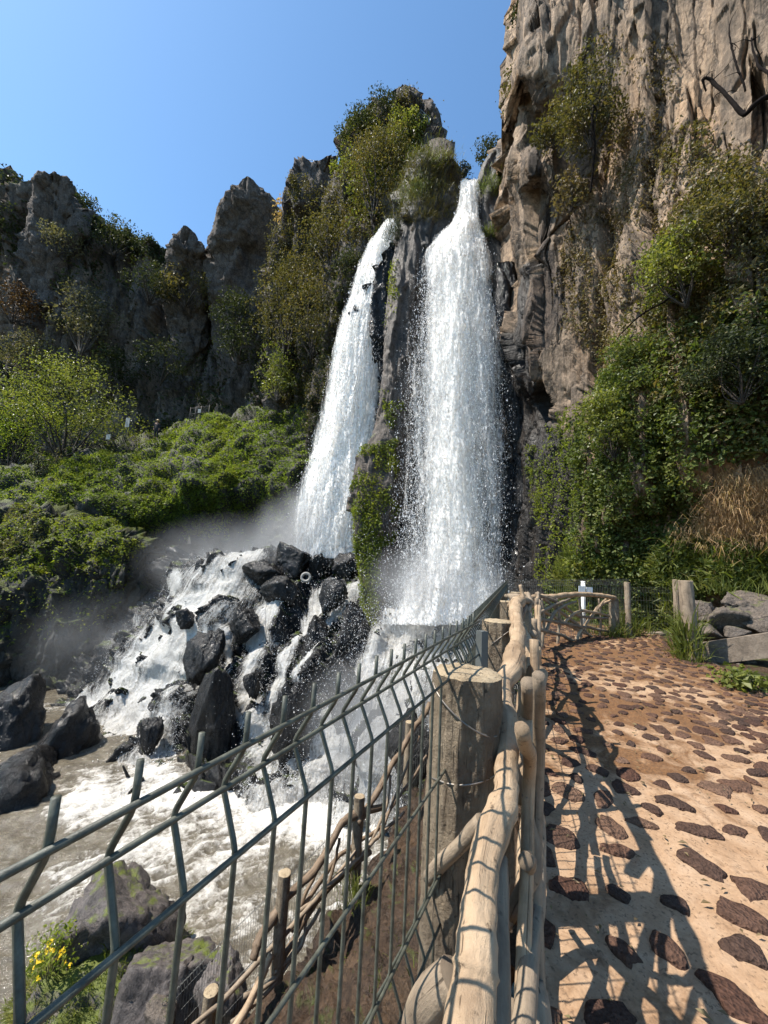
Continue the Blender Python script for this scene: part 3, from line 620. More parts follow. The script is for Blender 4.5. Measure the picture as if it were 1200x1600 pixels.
# ------------------------------------------------------------------ crags: closed solids from their outline
def crag(name, rows, mat, label, cat, depth=.8, n=72, m=130, disp=None, kind=None, power=.8):
    """rows: (py, px left, px right, z) from the top down; round body with real depth"""
    r = np.array(rows, float); y = np.linspace(r[0, 0], r[-1, 0], m)
    a, b, z = (np.interp(y, r[:, 0], r[:, k]) for k in (1, 2, 3))
    th = np.linspace(0, 2*math.pi, n, endpoint=False)
    cx = np.sign(np.cos(th))*np.abs(np.cos(th))**power; sy = np.sign(np.sin(th))*np.abs(np.sin(th))**power
    hw = (b-a)/2; C = P((a+b)/2, y, z+hw*z/F_PX*depth)
    V = C[None]+(cx[:, None]*(hw*z/F_PX)[None])[..., None]*RT+(sy[:, None]*(hw*z/F_PX*depth)[None])[..., None]*np.array([0, 1., 0])
    cen = C[None]; N = V-cen; N /= np.linalg.norm(N, axis=-1, keepdims=True)+1e-9
    if disp is not None: V = V+N*(disp(V)*np.minimum(1, .12+hw*z/F_PX*.45))[..., None]
    Fq = grid_faces(n, m, True).tolist(); Vf = V.reshape(-1, 3); k0 = len(Vf)
    Vf = np.concatenate([Vf, V[:, 0].mean(0)[None]]); Fq += [[k0, j*m, ((j+1) % n)*m] for j in range(n)]
    o = mesh_np(name, Vf, Fq, mat); tag(o, label, cat, kind=kind); return o, V
crag('rock_spire', [(276, 385, 388, 41), (281, 380, 395, 41), (288, 373, 402, 41), (298, 364, 412, 41), (315, 352, 425, 41), (335, 341, 437, 41), (360, 334, 441, 41.5), (390, 322, 440, 42), (420, 319, 440, 43), (460, 322, 436, 43.5), (520, 330, 428, 44.5), (600, 340, 424, 45), (700, 340, 424, 45)], M['spire'],
     'tallest bare pointed rock spire on the left skyline', 'rock spire', .6, power=1., disp=rock_disp(.45, .3, .12, .3, .3, .4, 101))
crag('rock_spire', [(355, 285, 296, 43), (363, 279, 305, 43), (374, 273, 309, 43), (388, 265, 316, 43), (404, 262, 322, 43), (430, 262, 326, 43.8), (500, 266, 326, 45.2), (620, 270, 322, 47)], M['spire'],
     'small rock spire left of the tallest one on the skyline', 'rock spire', .7, power=1., disp=rock_disp(.35, .3, .12, .4, .4, .35, 102))
crag('rock_spire', [(281, 68, 88, 44), (286, 62, 111, 44), (300, 60, 117, 44), (330, 56, 122, 44), (370, 48, 126, 44), (420, 36, 132, 44.5), (480, 26, 136, 45), (560, 30, 130, 46), (680, 40, 120, 47)], M['spire'],
     'blocky flat topped rock spire at the far left of the skyline', 'rock spire', .6, disp=rock_disp(.8, .4, .14, .35, .3, .8, 103))
_, KBV = crag('rock_outcrop', [(253, 678, 684, 19.4), (255, 668, 692, 19.3), (259, 658, 700, 19.25), (265, 648, 707, 19.15), (273, 638, 712, 19), (290, 626, 719, 18.8), (320, 620, 721, 18.5), (350, 621, 716, 18.3), (380, 628, 702, 18), (410, 640, 690, 17.9), (450, 650, 684, 17.8)], M['mossrock'],
     'grass capped rock knob between the tops of the two falls', 'rock outcrop', .8, disp=rock_disp(.3, .2, .07, .6, .5, .35, 104), power=1.)
_, PLV = crag('rock_pillar', [(365, 622, 672, 18.4), (400, 616, 664, 18.2), (440, 608, 656, 18), (480, 604, 652, 17.8), (520, 600, 650, 17.6), (560, 602, 648, 17.3), (600, 600, 646, 17), (640, 596, 640, 16.8), (680, 584, 636, 16.5), (720, 566, 634, 16.2), (760, 556, 630, 15.9), (800, 552, 622, 15.7), (850, 558, 614, 15.4), (900, 566, 606, 15), (960, 568, 600, 14.6), (1020, 560, 600, 14)], M['pillar'],
     'brown and mossy rock pillar splitting the left and right falls', 'rock pillar', .8, n=90, m=260, disp=rock_disp(.22, .2, .09, .8, .2, .4, 105), power=.7)
crag('rock_block', [(240, 772, 786, 18.9), (252, 760, 790, 18.8), (270, 750, 790, 18.6), (300, 742, 790, 18.4), (340, 740, 790, 18), (380, 752, 792, 17.6), (420, 766, 796, 17.2), (520, 774, 806, 16.9), (600, 776, 812, 16.7)], M['mossrock'],
     'mossy rock block at the lip of the right fall by the cliff', 'rock block', .8, disp=rock_disp(.25, .2, .07, .7, .4, .3, 106))
crag('rock_rib', [(415, 776, 806, 16.2), (470, 774, 812, 16.0), (540, 774, 816, 15.8), (600, 784, 822, 15.5), (700, 800, 830, 15), (800, 806, 850, 14)], M['wetrock'],
     'glistening wet rock rib along the right edge of the right fall', 'rock rib', .7, disp=rock_disp(.2, .25, .1, 1.0, .3, .35, 107))
crag('lookout_crag', [(140, 627, 637, 28.5), (146, 622, 642, 28.5), (160, 621, 645, 28.5), (175, 620, 650, 28.4), (200, 622, 656, 28)], M['spire'],
     'small round rock turret topping the overgrown lookout crag', 'rock turret', .9, n=40, m=40, disp=rock_disp(.2, .2, .1, .8, .6, .3, 108))

# ------------------------------------------------------------------ near wire fence
M['coat'] = plain_mat('green_coated_wire', (.07, .072, .055), .45, .6, 60., .5, .0014, .4)
M['coat_far'] = plain_mat('grey_wire', (.10, .10, .09), .45, .3, 30., .1, .001)
M['steel'] = plain_mat('grey_steel_post', (.085, .09, .085), .5, .25, 14., .15, .002)
M['tip'] = plain_mat('plastic_tip', (.05, .10, .085), .4, .3, 30., .1, .001)
def tip(k): 
    d = 1+.1875*k; return P((88+173*k)/d, (1245+164.6*k)/d, .23*d)
FD = tip(19)-tip(0); FD = FD/np.linalg.norm(FD); FO = np.cross([0, 0, 1.], FD); FO /= np.linalg.norm(FO)   # outward, to the river
def dn(h): return np.array([0, 0, -h])
HW = [.027, .118, .30, .49, .585, .775, .96]; VH = [(.027, .070, .118), (.49, .538, .585)]
KB = 20
nf = empty('wire_fence_panel', tip(10)+dn(1.24), 'green coated wire fence panel with bent upright wires nearest the camera', 'fence')
org = np.array(nf.location)
def upright(base, h0, h1, vs, rr, outv, depth=.022):
    pts = [base+dn(h0)]
    for (a, b, c) in vs:
        pts += [base+dn(a-.006), base+dn(a+.002)+outv*.0007, base+dn(a+.009)+outv*.0035, base+dn(b-.012)+outv*depth*.78, base+dn(b-.005)+outv*depth*.96, base+dn(b)+outv*depth, base+dn(b+.005)+outv*depth*.96, base+dn(b+.012)+outv*depth*.78, base+dn(c-.009)+outv*.0035, base+dn(c-.002)+outv*.0007, base+dn(c+.006)]
    pts += [base+dn(h1)]; return np.array(pts)
for k in range(-2, KB):
    b = tip(k); m = MB(); m.tube(upright(b, 0, 1.22, VH, .003, FO), (.0027), 8)
    u = m.build('upright_wire', M['coat'], nf, origin=org)
for h in HW:
    pts = np.array([tip(-2.6)+dn(h)-FO*.004, tip(3)+dn(h)-FO*.004, tip(KB+.1)+dn(h)-FO*.004]); MB().tube(pts, (.0027), 8).build('long_wire', M['coat'], nf, origin=org)
for h in (.070, .538):
    pts = np.array([tip(-2.6)+dn(h)+FO*.019, tip(3)+dn(h)+FO*.019, tip(KB+.1)+dn(h)+FO*.019]); MB().tube(pts, (.0027), 8).build('long_wire', M['coat'], nf, origin=org)
# a fence panel between two ground points, one thing
def panel(label, a, b, h, sp, mat, r=.0022, tips=.03, name='wire_fence_panel', vbend=True, group=None, outv=None, hs=None, merge=True, cat='fence', out=None):
    a, b = np.asarray(a, float), np.asarray(b, float); L = np.linalg.norm(b-a); n = max(2, int(L/sp))
    if outv is None:
        d = (b-a)/L; outv = np.cross([0, 0, 1.], d); outv /= np.linalg.norm(outv)
    root = empty(name, (a+b)/2, label, cat, group); og = (a+b)/2
    H = np.array([0, 0, h]); vs = [(tips, tips+.045, tips+.09), (h*.55, h*.55+.045, h*.55+.09)] if vbend else []
    m = MB()
    for k in range(n+1):
        p = a+(b-a)*k/n+H; m.tube(upright(p, 0, h-.03, vs, r, outv), r, 5, False)
    m.build('upright_wires', mat, root, origin=og)
    m = MB(); 
    for q in (hs or ([tips, tips+.09, h*.3, h*.55, h*.55+.09, h*.8, h*.96])): m.tube([a+H+dn(q)-outv*.004, b+H+dn(q)-outv*.004], r*1.1, 5, False)
    if vbend:
        for q in (tips+.045, h*.55+.045): m.tube([a+H+dn(q)+outv*.022, b+H+dn(q)+outv*.022], r*1.1, 5, False)
    m.build('long_wires', mat, root, origin=og); return root
e1 = tip(KB+.2)
def gpt(x, y, dz=0.): p = np.array([x, y, 0.]); p[2] = path_h(np.array(x), np.array(y))+dz; return p
c2 = P(803, 916, 6.6); c2[2] = 1.17
pA = np.array([e1[0]+FO[0]*.05, e1[1]+FO[1]*.05, -.05]); pB = np.array([c2[0]+FO[0]*.10, c2[1]+FO[1]*.10, 0.0])
panel('second wire fence panel running on beside the log posts to the corner', pA, pB, 1.2, .05, M['coat'], .0028)
pl = onplane(915, 1000, .18); pc2 = P(962, 1000, 8.15); pc2[2] = .14
panel('wire fence panel across the end of the path behind the branch rail', pB+np.array([.04, .05, .02]), P(985, 996, 8.5)*np.array([1, 1, 0])+np.array([0, 0, .15]), 1.18, .06, M['coat_far'], .0026)
panel('green wire gate panel between the two thin wooden posts', P(986, 992, 8.35)*np.array([1, 1, 0])+np.array([0, 0, .16]), P(1052, 985, 8.4)*np.array([1, 1, 0])+np.array([0, 0, .2]), 1.0, .06, M['coat'], .0026, name='wire_gate', cat='gate')
st = MB(); st.box(e1+np.array([.01, 0, -.69]), (.024, .024, 1.27), .5); tag(st.build('steel_fence_post', M['steel'], None, False), 'slim grey steel post joining the first two wire panels', 'fence post')

# ------------------------------------------------------------------ log posts
M['log'] = wood_mat('rough_log', (.40, .315, .22), (.29, .222, .15), (.085, .062, .045), 1., .02, .92, .22, 85., 2.2, .7)
M['logend'] = wood_mat('log_end_grain', (.37, .29, .19), (.30, .228, .142), (.15, .105, .064), .8, .007, .9, .2, 60., .8, .3)
M['drift'] = wood_mat('driftwood', (.41, .295, .19), (.33, .228, .14), (.12, .075, .042), .8, .006, .66, .06, 55., .8, .8)
M['drift_grey'] = wood_mat('grey_driftwood', (.28, .215, .15), (.20, .152, .107), (.085, .06, .04), .7, .005, .75, .08, 60., .7, .6)
M['drift_dark'] = wood_mat('wet_driftwood', (.20, .14, .09), (.13, .088, .055), (.045, .03, .02), .7, .006, .6, .08, 60., .7, .5)
M['wire'] = plain_mat('tie_wire', (.22, .19, .16), .45, .3, 30., .1, .001, .5, .6)
def log_post(top, dia, h, label, seed, name='log_post', mat=None, loops=(), lean=(0, 0), group=None, ridge=.2, end=None, seg=40):
    top = np.asarray(top, float); base = top-np.array([lean[0], lean[1], h]); r = dia/2
    root = empty(name, base, label, 'post', group); n = max(16, int(h/(.007 if seg > 60 else .03))); t = np.linspace(0, 1, n)[:, None]
    V, Fq, G = tube_geo(base+(top-base)*t, r*(1.03-.03*t[:, 0]), seg, False, 0., seed)
    c = np.repeat(base+(top-base)*t, seg, 0); d = V-c
    d = d*(1+ridge*.16*fbm(V*np.array([85, 85, 42]), 3, seed+6)[:, None]+ridge*.22*ridged(V*np.array([40, 40, 7]), 3, seed+7)[:, None]+ridge*.6*fbm(d*np.array([1, 1, 0])*(2.2/r)+np.array([0, 0, 1])*(V*2.), 4, seed)[:, None]+ridge*.35*ridged(d*(3.5/r)*np.array([1, 1, 0])+V*np.array([9, 9, 3]), 3, seed+3)[:, None])
    V = c+d
    m = MB(); m.add(V, Fq, 0, G); m.build('trunk', mat or M['log'], root, origin=base)
    ring = V[-seg:]; cen = ring.mean(0)
    vs = [ring+np.array([0, 0, .0005]), cen+(ring-cen)*.93+np.array([0, 0, r*.07]), cen+(ring-cen)*.55+np.array([0, 0, r*.09]), cen[None]+np.array([[0, 0, r*.08]])]; vs = np.concatenate(vs)
    vs[:, 2] += r*.06*fbm(vs*(1.8/r), 3, seed+5)*(np.arange(len(vs)) >= seg)
    fq = [[i*seg+j, i*seg+(j+1) % seg, (i+1)*seg+(j+1) % seg, (i+1)*seg+j] for i in range(2) for j in range(seg)]+[[2*seg+j, 2*seg+(j+1) % seg, 3*seg] for j in range(seg)]
    m = MB(); m.add(vs, fq); m.build('sawn_top', end or M['logend'], root, origin=base)
    for (hh, tilt, sag) in loops:
        th = np.linspace(0, 2*math.pi, 40); rr = r*1.07
        q = top-np.array([0, 0, hh])+np.stack([np.cos(th)*rr, np.sin(th)*rr, tilt*np.cos(th+.6)-sag*np.maximum(0, np.sin(th+2.6))], -1)
        MB().tube(q, .0022, 6, False).build('tie_wire', M['wire'], root, origin=base)
    return root
PG = 'log posts of the driftwood railing'
log_post(P(728, 1052, .90)-np.array([0, 0, .0])+FW*.0, .142, 1.14, 'thick rough log post nearest the camera with two loose tie wires', 3, loops=((.20, .03, .02), (.44, .02, .06), (.065, -.05, 0.)), lean=(.015, 0), seg=110, ridge=.24)
log_post(P(779, 971, 1.62), .120, 1.1, 'thick log post second along the railing, behind the nearest one', 4, loops=((.27, .0, .0), (.08, .06, 0)), seg=90, ridge=.24)
log_post(P(789, 940, 3.5), .15, 1.08, 'log post third along the railing, at the jumble of branch ends', 5)
log_post(P(806, 926, 5.3), .15, 1.05, 'log post fourth along the railing, hidden among the branch ends', 6)
log_post(P(959, 936, 8.05), .18, .92, 'brown log post at the right end of the back branch rail', 7)
fp = P(1071, 908, 6.2)
log_post(fp, .19, 1.38, 'tall grey log post wrapped in long grass at the right edge of the path', 8, mat=M['drift_grey'], lean=(-.05, 0), end=M['drift_grey'])
log_post(P(1056, 906, 8.2), .12, 1.15, 'thin pale wooden post behind the tall grassy one', 9, mat=M['drift_grey'], end=M['drift_grey'])
log_post(P(980, 910, 8.25), .115, 1.2, 'thin pale wooden post at the left of the wire gate', 10, mat=M['drift_grey'], end=M['drift_grey'])
# white metal post with two small plates
wp = P(911, 908, 8.0); base = wp.copy(); base[2] = .12
M['whitepaint'] = plain_mat('white_paint', (.74, .74, .70), .5, .12, 20., .1, .002)
M['signgrey'] = plain_mat('pale_plate', (.62, .66, .68), .5, .12, 12., .05, .002)
r_ = empty('white_post', base, 'white metal post with two small plates behind the branch rail', 'sign post')
MB().tube([base, wp], .042, 16).build('pole', M['whitepaint'], r_, origin=base)
MB().box(wp+np.array([-.06, -.06, -.20]), (.13, .012, .20)).build('plate', M['signgrey'], r_, False, origin=base)
MB().box(wp+np.array([.10, -.055, -.21]), (.13, .012, .19)).build('plate', M['signgrey'], r_, False, origin=base)
# concrete beam on stones, right of the path
t = NT('weathered_concrete'); p = t.pos(); n1 = t.noise(p, 3., 6, .65); n2 = t.noise(p, 30., 6, .7)
col = t.mix(.6, t.ramp(n1, [(.3, (.10, .08, .062)), (.5, (.19, .15, .115)), (.7, (.26, .21, .16))]), t.ramp(n2, [(.3, .5), (.7, 1.2)]), 'MULTIPLY')
M['concrete'] = t.out(t.bsdf(col, .9, t.bump(n2, .5, .02), .25))
def slab(name, corners, h, mat, label, cat, th=.3):
    """thick beam from its near top edge: two photo points with depth"""
    a, b = corners; d = b-a; d /= np.linalg.norm(d); bk = np.cross([0, 0, 1.], d); bk /= np.linalg.norm(bk)
    if bk[1] < 0: bk = -bk
    n, k = 60, 10; prof = [(0, -h), (0, -h*.5), (0, -.006), (.006, 0), (th*.5, .004), (th-.006, 0), (th, -.006), (th, -h)]
    V = np.array([[a+(b-a)*i/(n-1)+bk*u+np.array([0, 0, v]) for (u, v) in prof] for i in range(n)])
    V = V+.006*np.stack([fbm(V*6+k_, 3, 120+k_) for k_ in range(3)], -1)
    Fq = grid_faces(n, len(prof)).tolist(); m = len(prof); Fq += [list(range(m))[::-1], [(n-1)*m+j for j in range(m)]]
    Fq += [[i*m+m-1, (i+1)*m+m-1, (i+1)*m, i*m] for i in range(n-1)]
    return tag(mesh_np(name, V.reshape(-1, 3), Fq, mat, smooth=False), label, cat)
slab('concrete_beam', (P(1086, 1006, 6.35), P(1262, 979, 5.4)), .36, M['concrete'], 'long weathered concrete beam lying on stones at the right edge', 'beam', .28)
slab('stone_step', (P(1012, 1012, 7.7), P(1072, 1004, 7.2)), .18, M['concrete'], 'worn stone step at the far end of the path by the gate', 'step', .4)
slab('stone_step', (P(985, 995, 8.2), P(1046, 989, 8.4)), .14, M['concrete'], 'low stone threshold under the wire gate', 'step', .25)

# ------------------------------------------------------------------ driftwood railing
RG = rad(22.3); RD = np.array([math.sin(RG), math.cos(RG), 0]); RN = np.array([math.cos(RG), -math.sin(RG), 0])
def rp(s, h, o=0.): 
    p = RD*s+RN*(o-.03); p[2] = h; return p
def wood(m, pts, radii, seed, seg=12, n=None, rough=.16, wob=.012, rscale=7.):
    pts = np.array(pts, float); n = n or max(14, int(np.sum(np.linalg.norm(np.diff(pts, axis=0), axis=1))/.035))
    c = catmull(pts, n); r = np.interp(np.linspace(0, 1, n), np.linspace(0, 1, len(radii)), radii)
    c = c+wob*np.stack([fbm(c*3.1+k*9+seed, 3, seed+k) for k in range(3)], -1)
    rg = np.random.default_rng(seed)
    for k in range(max(1, n//9)):
        i = rg.integers(1, n-1); r = r*(1+rg.uniform(.03, .2)*np.exp(-((np.arange(n)-i)/rg.uniform(.9, 1.8))**2))
    V, Fq, G = tube_geo(c, r, seg, True, rough, seed, rscale); m.add(V, Fq, 0, G); return c
rail = empty('driftwood_railing', rp(2.2, 0), 'bleached driftwood railing of knotted logs and crossing branches along the path', 'railing')
ro = np.array(rail.location)
def part(name, pts, radii, seed, mat='drift', parent=None, org=None, **kw):
    m = MB(); wood(m, pts, radii, seed, **kw); return m.build(name, M[mat], parent or rail, origin=ro if org is None else org)
# big top log, three lengths
_tl = [(728, 1680, .41, 80), (736, 1600, .45, 78), (742, 1550, .475, 66), (746, 1500, .5, 61), (748, 1430, .55, 49), (757, 1350, .63, 46), (770, 1300, .68, 48), (788, 1250, .73, 34), (791, 1200, .8, 32), (797, 1133, .9, 30), (789, 1100, .97, 25), (787, 1067, 1.05, 27), (803, 1043, 1.12, 33), (807, 1015, 1.25, 24)]
part('top_log', [P(*q[:3]) for q in _tl], [q[3]*q[2]/1200 for q in _tl], 201, seg=36, rough=.17, rscale=8., wob=.008, n=130)
_tl = [(800, 1048, 1.1, 30), (806, 1000, 1.4, 20), (803, 967, 1.75, 18), (806, 948, 2.4, 19), (813, 938, 3.2, 16)]
part('top_log', [P(*q[:3]) for q in _tl], [q[3]*q[2]/1200 for q in _tl], 202, seg=24, rough=.17, wob=.02)
part('top_log', [P(806, 948, 2.9), P(812, 938, 3.6), P(818, 932, 4.6), P(822, 930, 6.2)], [.036, .04, .038, .032], 203, seg=16, wob=.03)
part('side_log', [P(784, 1340, .70), P(784, 1420, .62), P(786, 1500, .56), P(786, 1600, .5), P(782, 1680, .46)], [.012, .0135, .0135, .0135, .013], 211, 'drift_grey', seg=20, rough=.15)
# sawn log standing beside the top log
part('sawn_log', [P(842, 1049, 1.22), P(833, 1085, 1.15), P(823, 1130, 1.07), P(812, 1190, 1.0), P(808, 1260, .94)], [.030, .034, .029, .024, .02], 204, 'drift', seg=26, rough=.13)
part('sawn_log', [P(818, 998, 1.9), P(821, 1022, 1.85), P(815, 1058, 1.75)], [.032, .034, .028], 205, seg=20)
part('sawn_log', [P(828, 1530, .80), P(830, 1565, .78), P(828, 1660, .72), P(824, 1760, .70)], [.022, .031, .033, .033], 206, 'drift_grey', seg=24, rough=.09)
part('sawn_log', [P(655, 1640, .60), P(672, 1575, .57), P(690, 1548, .56), P(712, 1525, .555)], [.028, .027, .025, .022], 207, 'drift_grey', seg=24, rough=.09)
part('peg', [P(668, 1372, .80), P(690, 1345, .78), P(722, 1318, .75), P(752, 1285, .72)], [.014, .014, .013, .012], 208, 'drift_grey', seg=18, rough=.14)
part('elbow', [P(800, 1432, .86), P(815, 1400, .86), P(836, 1364, .86), P(838, 1325, .88), P(828, 1280, .9), P(826, 1240, .92)], [.013, .016, .020, .016, .013, .013], 209, 'drift_grey', seg=18, rough=.2)
part('branch', [P(752, 1330, .76), P(760, 1270, .8), P(772, 1215, .86), P(788, 1150, 1.0)], [.011, .012, .012, .011], 210, seg=14, rough=.15)
# uprights, mid rails and crossing branches standing in the plane of the railing
rg = np.random.default_rng(77)
ups = [(.86, .0), (1.02, .02), (1.28, .01), (1.55, .0), (1.85, .02), (2.5, .0), (2.9, .02), (3.3, .01), (3.8, .0), (4.4, .02), (4.9, .0), (5.6, .01), (6.3, .0)]
for k, (s, o) in enumerate(ups):
    part('upright_branch', [rp(s+rg.normal(0, .03), .0, o), rp(s+rg.normal(0, .07), .4, o), rp(s+rg.normal(0, .08), .8, o), rp(s+rg.normal(0, .05), rg.uniform(.98, 1.12), o)], [.016, .015, .014, .013] if s < 1.4 else [.022, .02, .017, .016], 220+k, ('drift', 'drift_grey')[k % 2], n=26)
for k, (s0, h0, s1, h1, r) in enumerate([(.7, .05, 2.0, 1.0, .026), (2.05, .08, 1.1, 1.02, .024), (1.25, .12, 2.1, .5, .017), (1.95, .3, 3.3, 1.05, .024), (3.4, .1, 2.2, 1.0, .022), (2.3, .15, 3.0, .55, .016),
                                       (3.4, .1, 4.9, 1.02, .022), (5.0, .1, 3.6, 1.0, .02), (4.9, .1, 6.6, 1.0, .022), (6.4, .15, 5.1, .95, .02), (.75, .55, 2.1, .62, .018), (2.1, .52, 3.5, .6, .018), (3.4, .55, 5.1, .5, .02), (5., .5, 7.0, .55, .02),
                                       (.8, .08, 3.4, .07, .022), (3.3, .09, 7.2, .12, .024), (.9, .75, 1.7, .3, .014), (2.5, .8, 3.2, .35, .014), (1.5, .95, 1.2, .5, .013)]):
    mid = rp((s0+s1)/2+rg.normal(0, .08), (h0+h1)/2+rg.normal(0, .09), rg.normal(.0, .012))
    part('cross_branch', [rp(s0, h0, rg.normal(.0, .012)), mid, rp(s1, h1, rg.normal(.0, .012))], [r, r*.9, r*.75], 240+k, ('drift', 'drift_grey', 'drift_grey')[k % 3], n=40, wob=.03)
# thin sticks seen beside the top log
for k, (pts, r) in enumerate([([(838, 1180, 1.2), (840, 1300, 1.05), (832, 1420, .95)], .012), ([(822, 1250, 1.1), (818, 1350, 1.0), (815, 1440, .93)], .011), ([(806, 1560, .75), (800, 1640, .7)], .012), ([(846, 1060, 1.6), (838, 1150, 1.35), (842, 1260, 1.15)], .012),
                              ([(828, 960, 2.9), (832, 985, 2.4), (838, 1010, 2.0)], .018), ([(812, 968, 2.2), (822, 990, 2.0), (834, 1012, 1.85)], .014)]):
    part('stick', [P(*q) for q in pts], [r, r*1.1, r*.9], 270+k, ('drift_grey', 'drift')[k % 2])
# jumble of broken ends where the railing turns
for k, (a, b, r) in enumerate([((812, 915, 3.3), (818, 942, 3.2), .018), ((800, 934, 3.3), (826, 940, 3.5), .03), ((797, 946, 2.9), (812, 936, 3.4), .028), ((824, 926, 3.8), (834, 944, 3.7), .025), ((830, 944, 3.5), (828, 990, 3.0), .028), ((821, 946, 3.2), (816, 985, 2.8), .022), ((818, 975, 2.6), (835, 1008, 2.4), .02), ((790, 930, 4.2), (815, 934, 3.8), .03)]):
    A, B = P(*a), P(*b); part('broken_branch', [A, (A+B)/2+rg.normal(0, .015, 3), B], [r*.7, r, r*.9], 290+k, ('drift', 'drift_grey')[k % 2], wob=.02)
# back railing across the end of the path
bo = P(890, 1000, 7.6); bo[2] = .1
br = empty('branch_railing', bo, 'airy branch railing across the far end of the path', 'railing')
def bpart(name, pts, r, seed, mat='drift'): part(name, [P(*q) for q in pts], r, seed, mat, br, bo, wob=.02)
bpart('top_rail', [(826, 934, 6.4), (862, 933, 6.9), (890, 929, 7.3), (925, 929, 7.7), (962, 935, 8.0)], [.05, .05, .046, .042, .04], 310)
for k, q in enumerate([[(832, 946, 6.3), (880, 972, 7.0), (932, 998, 7.8)], [(836, 962, 6.2), (862, 948, 6.7), (890, 936, 7.2)], [(838, 928, 6.5), (870, 940, 6.9), (905, 962, 7.4), (950, 966, 7.9)], [(880, 974, 7.0), (900, 958, 7.3), (920, 955, 7.6), (952, 963, 7.95)],
                       [(834, 968, 6.2), (870, 972, 6.8), (915, 980, 7.5), (958, 988, 8.0)], [(834, 982, 6.1), (875, 992, 6.8), (912, 1004, 7.4), (978, 1000, 8.3)], [(900, 1000, 7.2), (915, 975, 7.5), (946, 936, 8.0)], [(850, 990, 6.4), (868, 955, 6.8), (900, 940, 7.3)], [(846, 932, 6.6), (900, 975, 7.3), (930, 1000, 7.8)], [(925, 960, 7.7), (940, 945, 7.9), (955, 938, 8.0)]]):
    bpart('cross_branch', q, [.028, .028, .022], 320+k, ('drift', 'drift_grey', 'drift_grey')[k % 3])
for k, x in enumerate([846, 870, 905, 935]):
    z = 6.5+(x-846)*.0165; a = P(x, 935, z); b = a.copy(); b[2] = .1
    part('upright_branch', [b, (a+b)/2+np.array([.04, 0, 0]), a], [.026, .024, .02], 340+k, 'drift_grey', br, bo)

# ------------------------------------------------------------------ lower walkway: posts, rails, thin wire mesh
for k, (x, y, z, h, dia, lb) in enumerate([(445, 1364, 4.2, 1.0, .13, 'brown log post of the lower railing in front of the pool'), (562, 1244, 5.1, 1.0, .13, 'log post of the lower railing further up towards the right fall'), (640, 1128, 6.4, 1.0, .13, 'far log post of the lower railing by the dark boulder'), (330, 1548, 3.75, .9, .13, 'low log post of the lower railing at the bottom of the picture')]):
    log_post(P(x, y, z), dia, h, lb, 20+k, seg=24)
lo = P(480, 1500, 4.3)
lr = empty('lower_railing', lo, 'dark driftwood railing down on the lower walkway behind the wire fence', 'railing')
def lpart(name, pts, r, seed, mat): part(name, [P(*q) for q in pts], r, seed, mat, lr, lo, wob=.03)
lpart('top_log', [(398, 1498, 3.9), (408, 1465, 4.0), (428, 1430, 4.1), (452, 1398, 4.25), (492, 1360, 4.5), (520, 1312, 4.8), (545, 1278, 5.0), (600, 1262, 5.3)], [.04, .045, .042, .04, .04, .04, .045, .04], 360, 'drift_dark')
lpart('top_log', [(560, 1285, 5.0), (600, 1220, 5.5), (640, 1150, 6.2), (672, 1100, 6.9)], [.04, .042, .04, .04], 361, 'drift_dark')
lpart('rail_branch', [(300, 1600, 3.55), (340, 1568, 3.7), (400, 1510, 3.95), (440, 1462, 4.15), (500, 1400, 4.5), (560, 1340, 4.95), (630, 1270, 5.6)], [.022, .024, .022, .024, .022, .022, .02], 362, 'drift_grey')
lpart('rail_branch', [(346, 1640, 3.5), (376, 1590, 3.65), (412, 1520, 3.9), (425, 1490, 4.0)], [.034, .036, .036, .03], 363, 'drift')
lpart('rail_branch', [(440, 1500, 4.1), (480, 1432, 4.4), (520, 1380, 4.7), (580, 1330, 5.1)], [.03, .034, .032, .03], 364, 'drift_dark')
lpart('rail_branch', [(456, 1455, 4.25), (492, 1385, 4.6), (540, 1330, 4.95), (600, 1290, 5.4)], [.022, .026, .024, .022], 365, 'drift_dark')
lpart('rail_branch', [(380, 1560, 3.8), (430, 1530, 4.0), (470, 1470, 4.3), (500, 1420, 4.5)], [.02, .024, .022, .02], 366, 'drift_grey')
for k, q in enumerate([[(458, 1450, 4.3), (480, 1390, 4.5), (505, 1330, 4.7)], [(468, 1420, 4.35), (510, 1390, 4.65), (556, 1330, 4.95)], [(500, 1440, 4.45), (518, 1370, 4.7), (530, 1310, 4.85)], [(570, 1330, 5.1), (600, 1270, 5.4), (612, 1210, 5.6)], [(590, 1310, 5.2), (620, 1240, 5.6), (655, 1150, 6.3)], [(430, 1520, 4.0), (470, 1480, 4.25), (480, 1430, 4.4)], [(600, 1280, 5.4), (640, 1220, 5.8), (668, 1180, 6.1)], [(360, 1600, 3.6), (420, 1545, 3.95), (456, 1500, 4.15)]]):
    lpart('cross_branch', q, [.018, .02, .016], 370+k, ('drift_dark', 'drift_grey')[k % 2])
lm = MB(); tl = P(np.array([255, 360, 450, 545, 640, 700]), np.array([1560, 1452, 1366, 1268, 1138, 1062]), np.array([3.9, 4.35, 4.8, 5.5, 6.7, 7.8])); tc = catmull(tl, 110)
root = empty('wire_mesh_fence', tc[50]-np.array([0, 0, 1.]), 'thin grey wire mesh fence along the outside of the lower walkway', 'fence'); og = np.array(root.location)
od = np.cross([0, 0, 1.], tc[-1]-tc[0]); od /= np.linalg.norm(od)
for p_ in tc[::1]: lm.tube(upright(p_, 0, 1.15, [(.04, .085, .13), (.6, .645, .69)], .002, od, .03), .0022, 4, False)
lm.build('upright_wires', M['coat_far'], root, origin=og)
lm = MB()
for h in (.04, .13, .3, .45, .6, .69, .85, 1.0): lm.tube(tc+dn(h), .0022, 4, False)
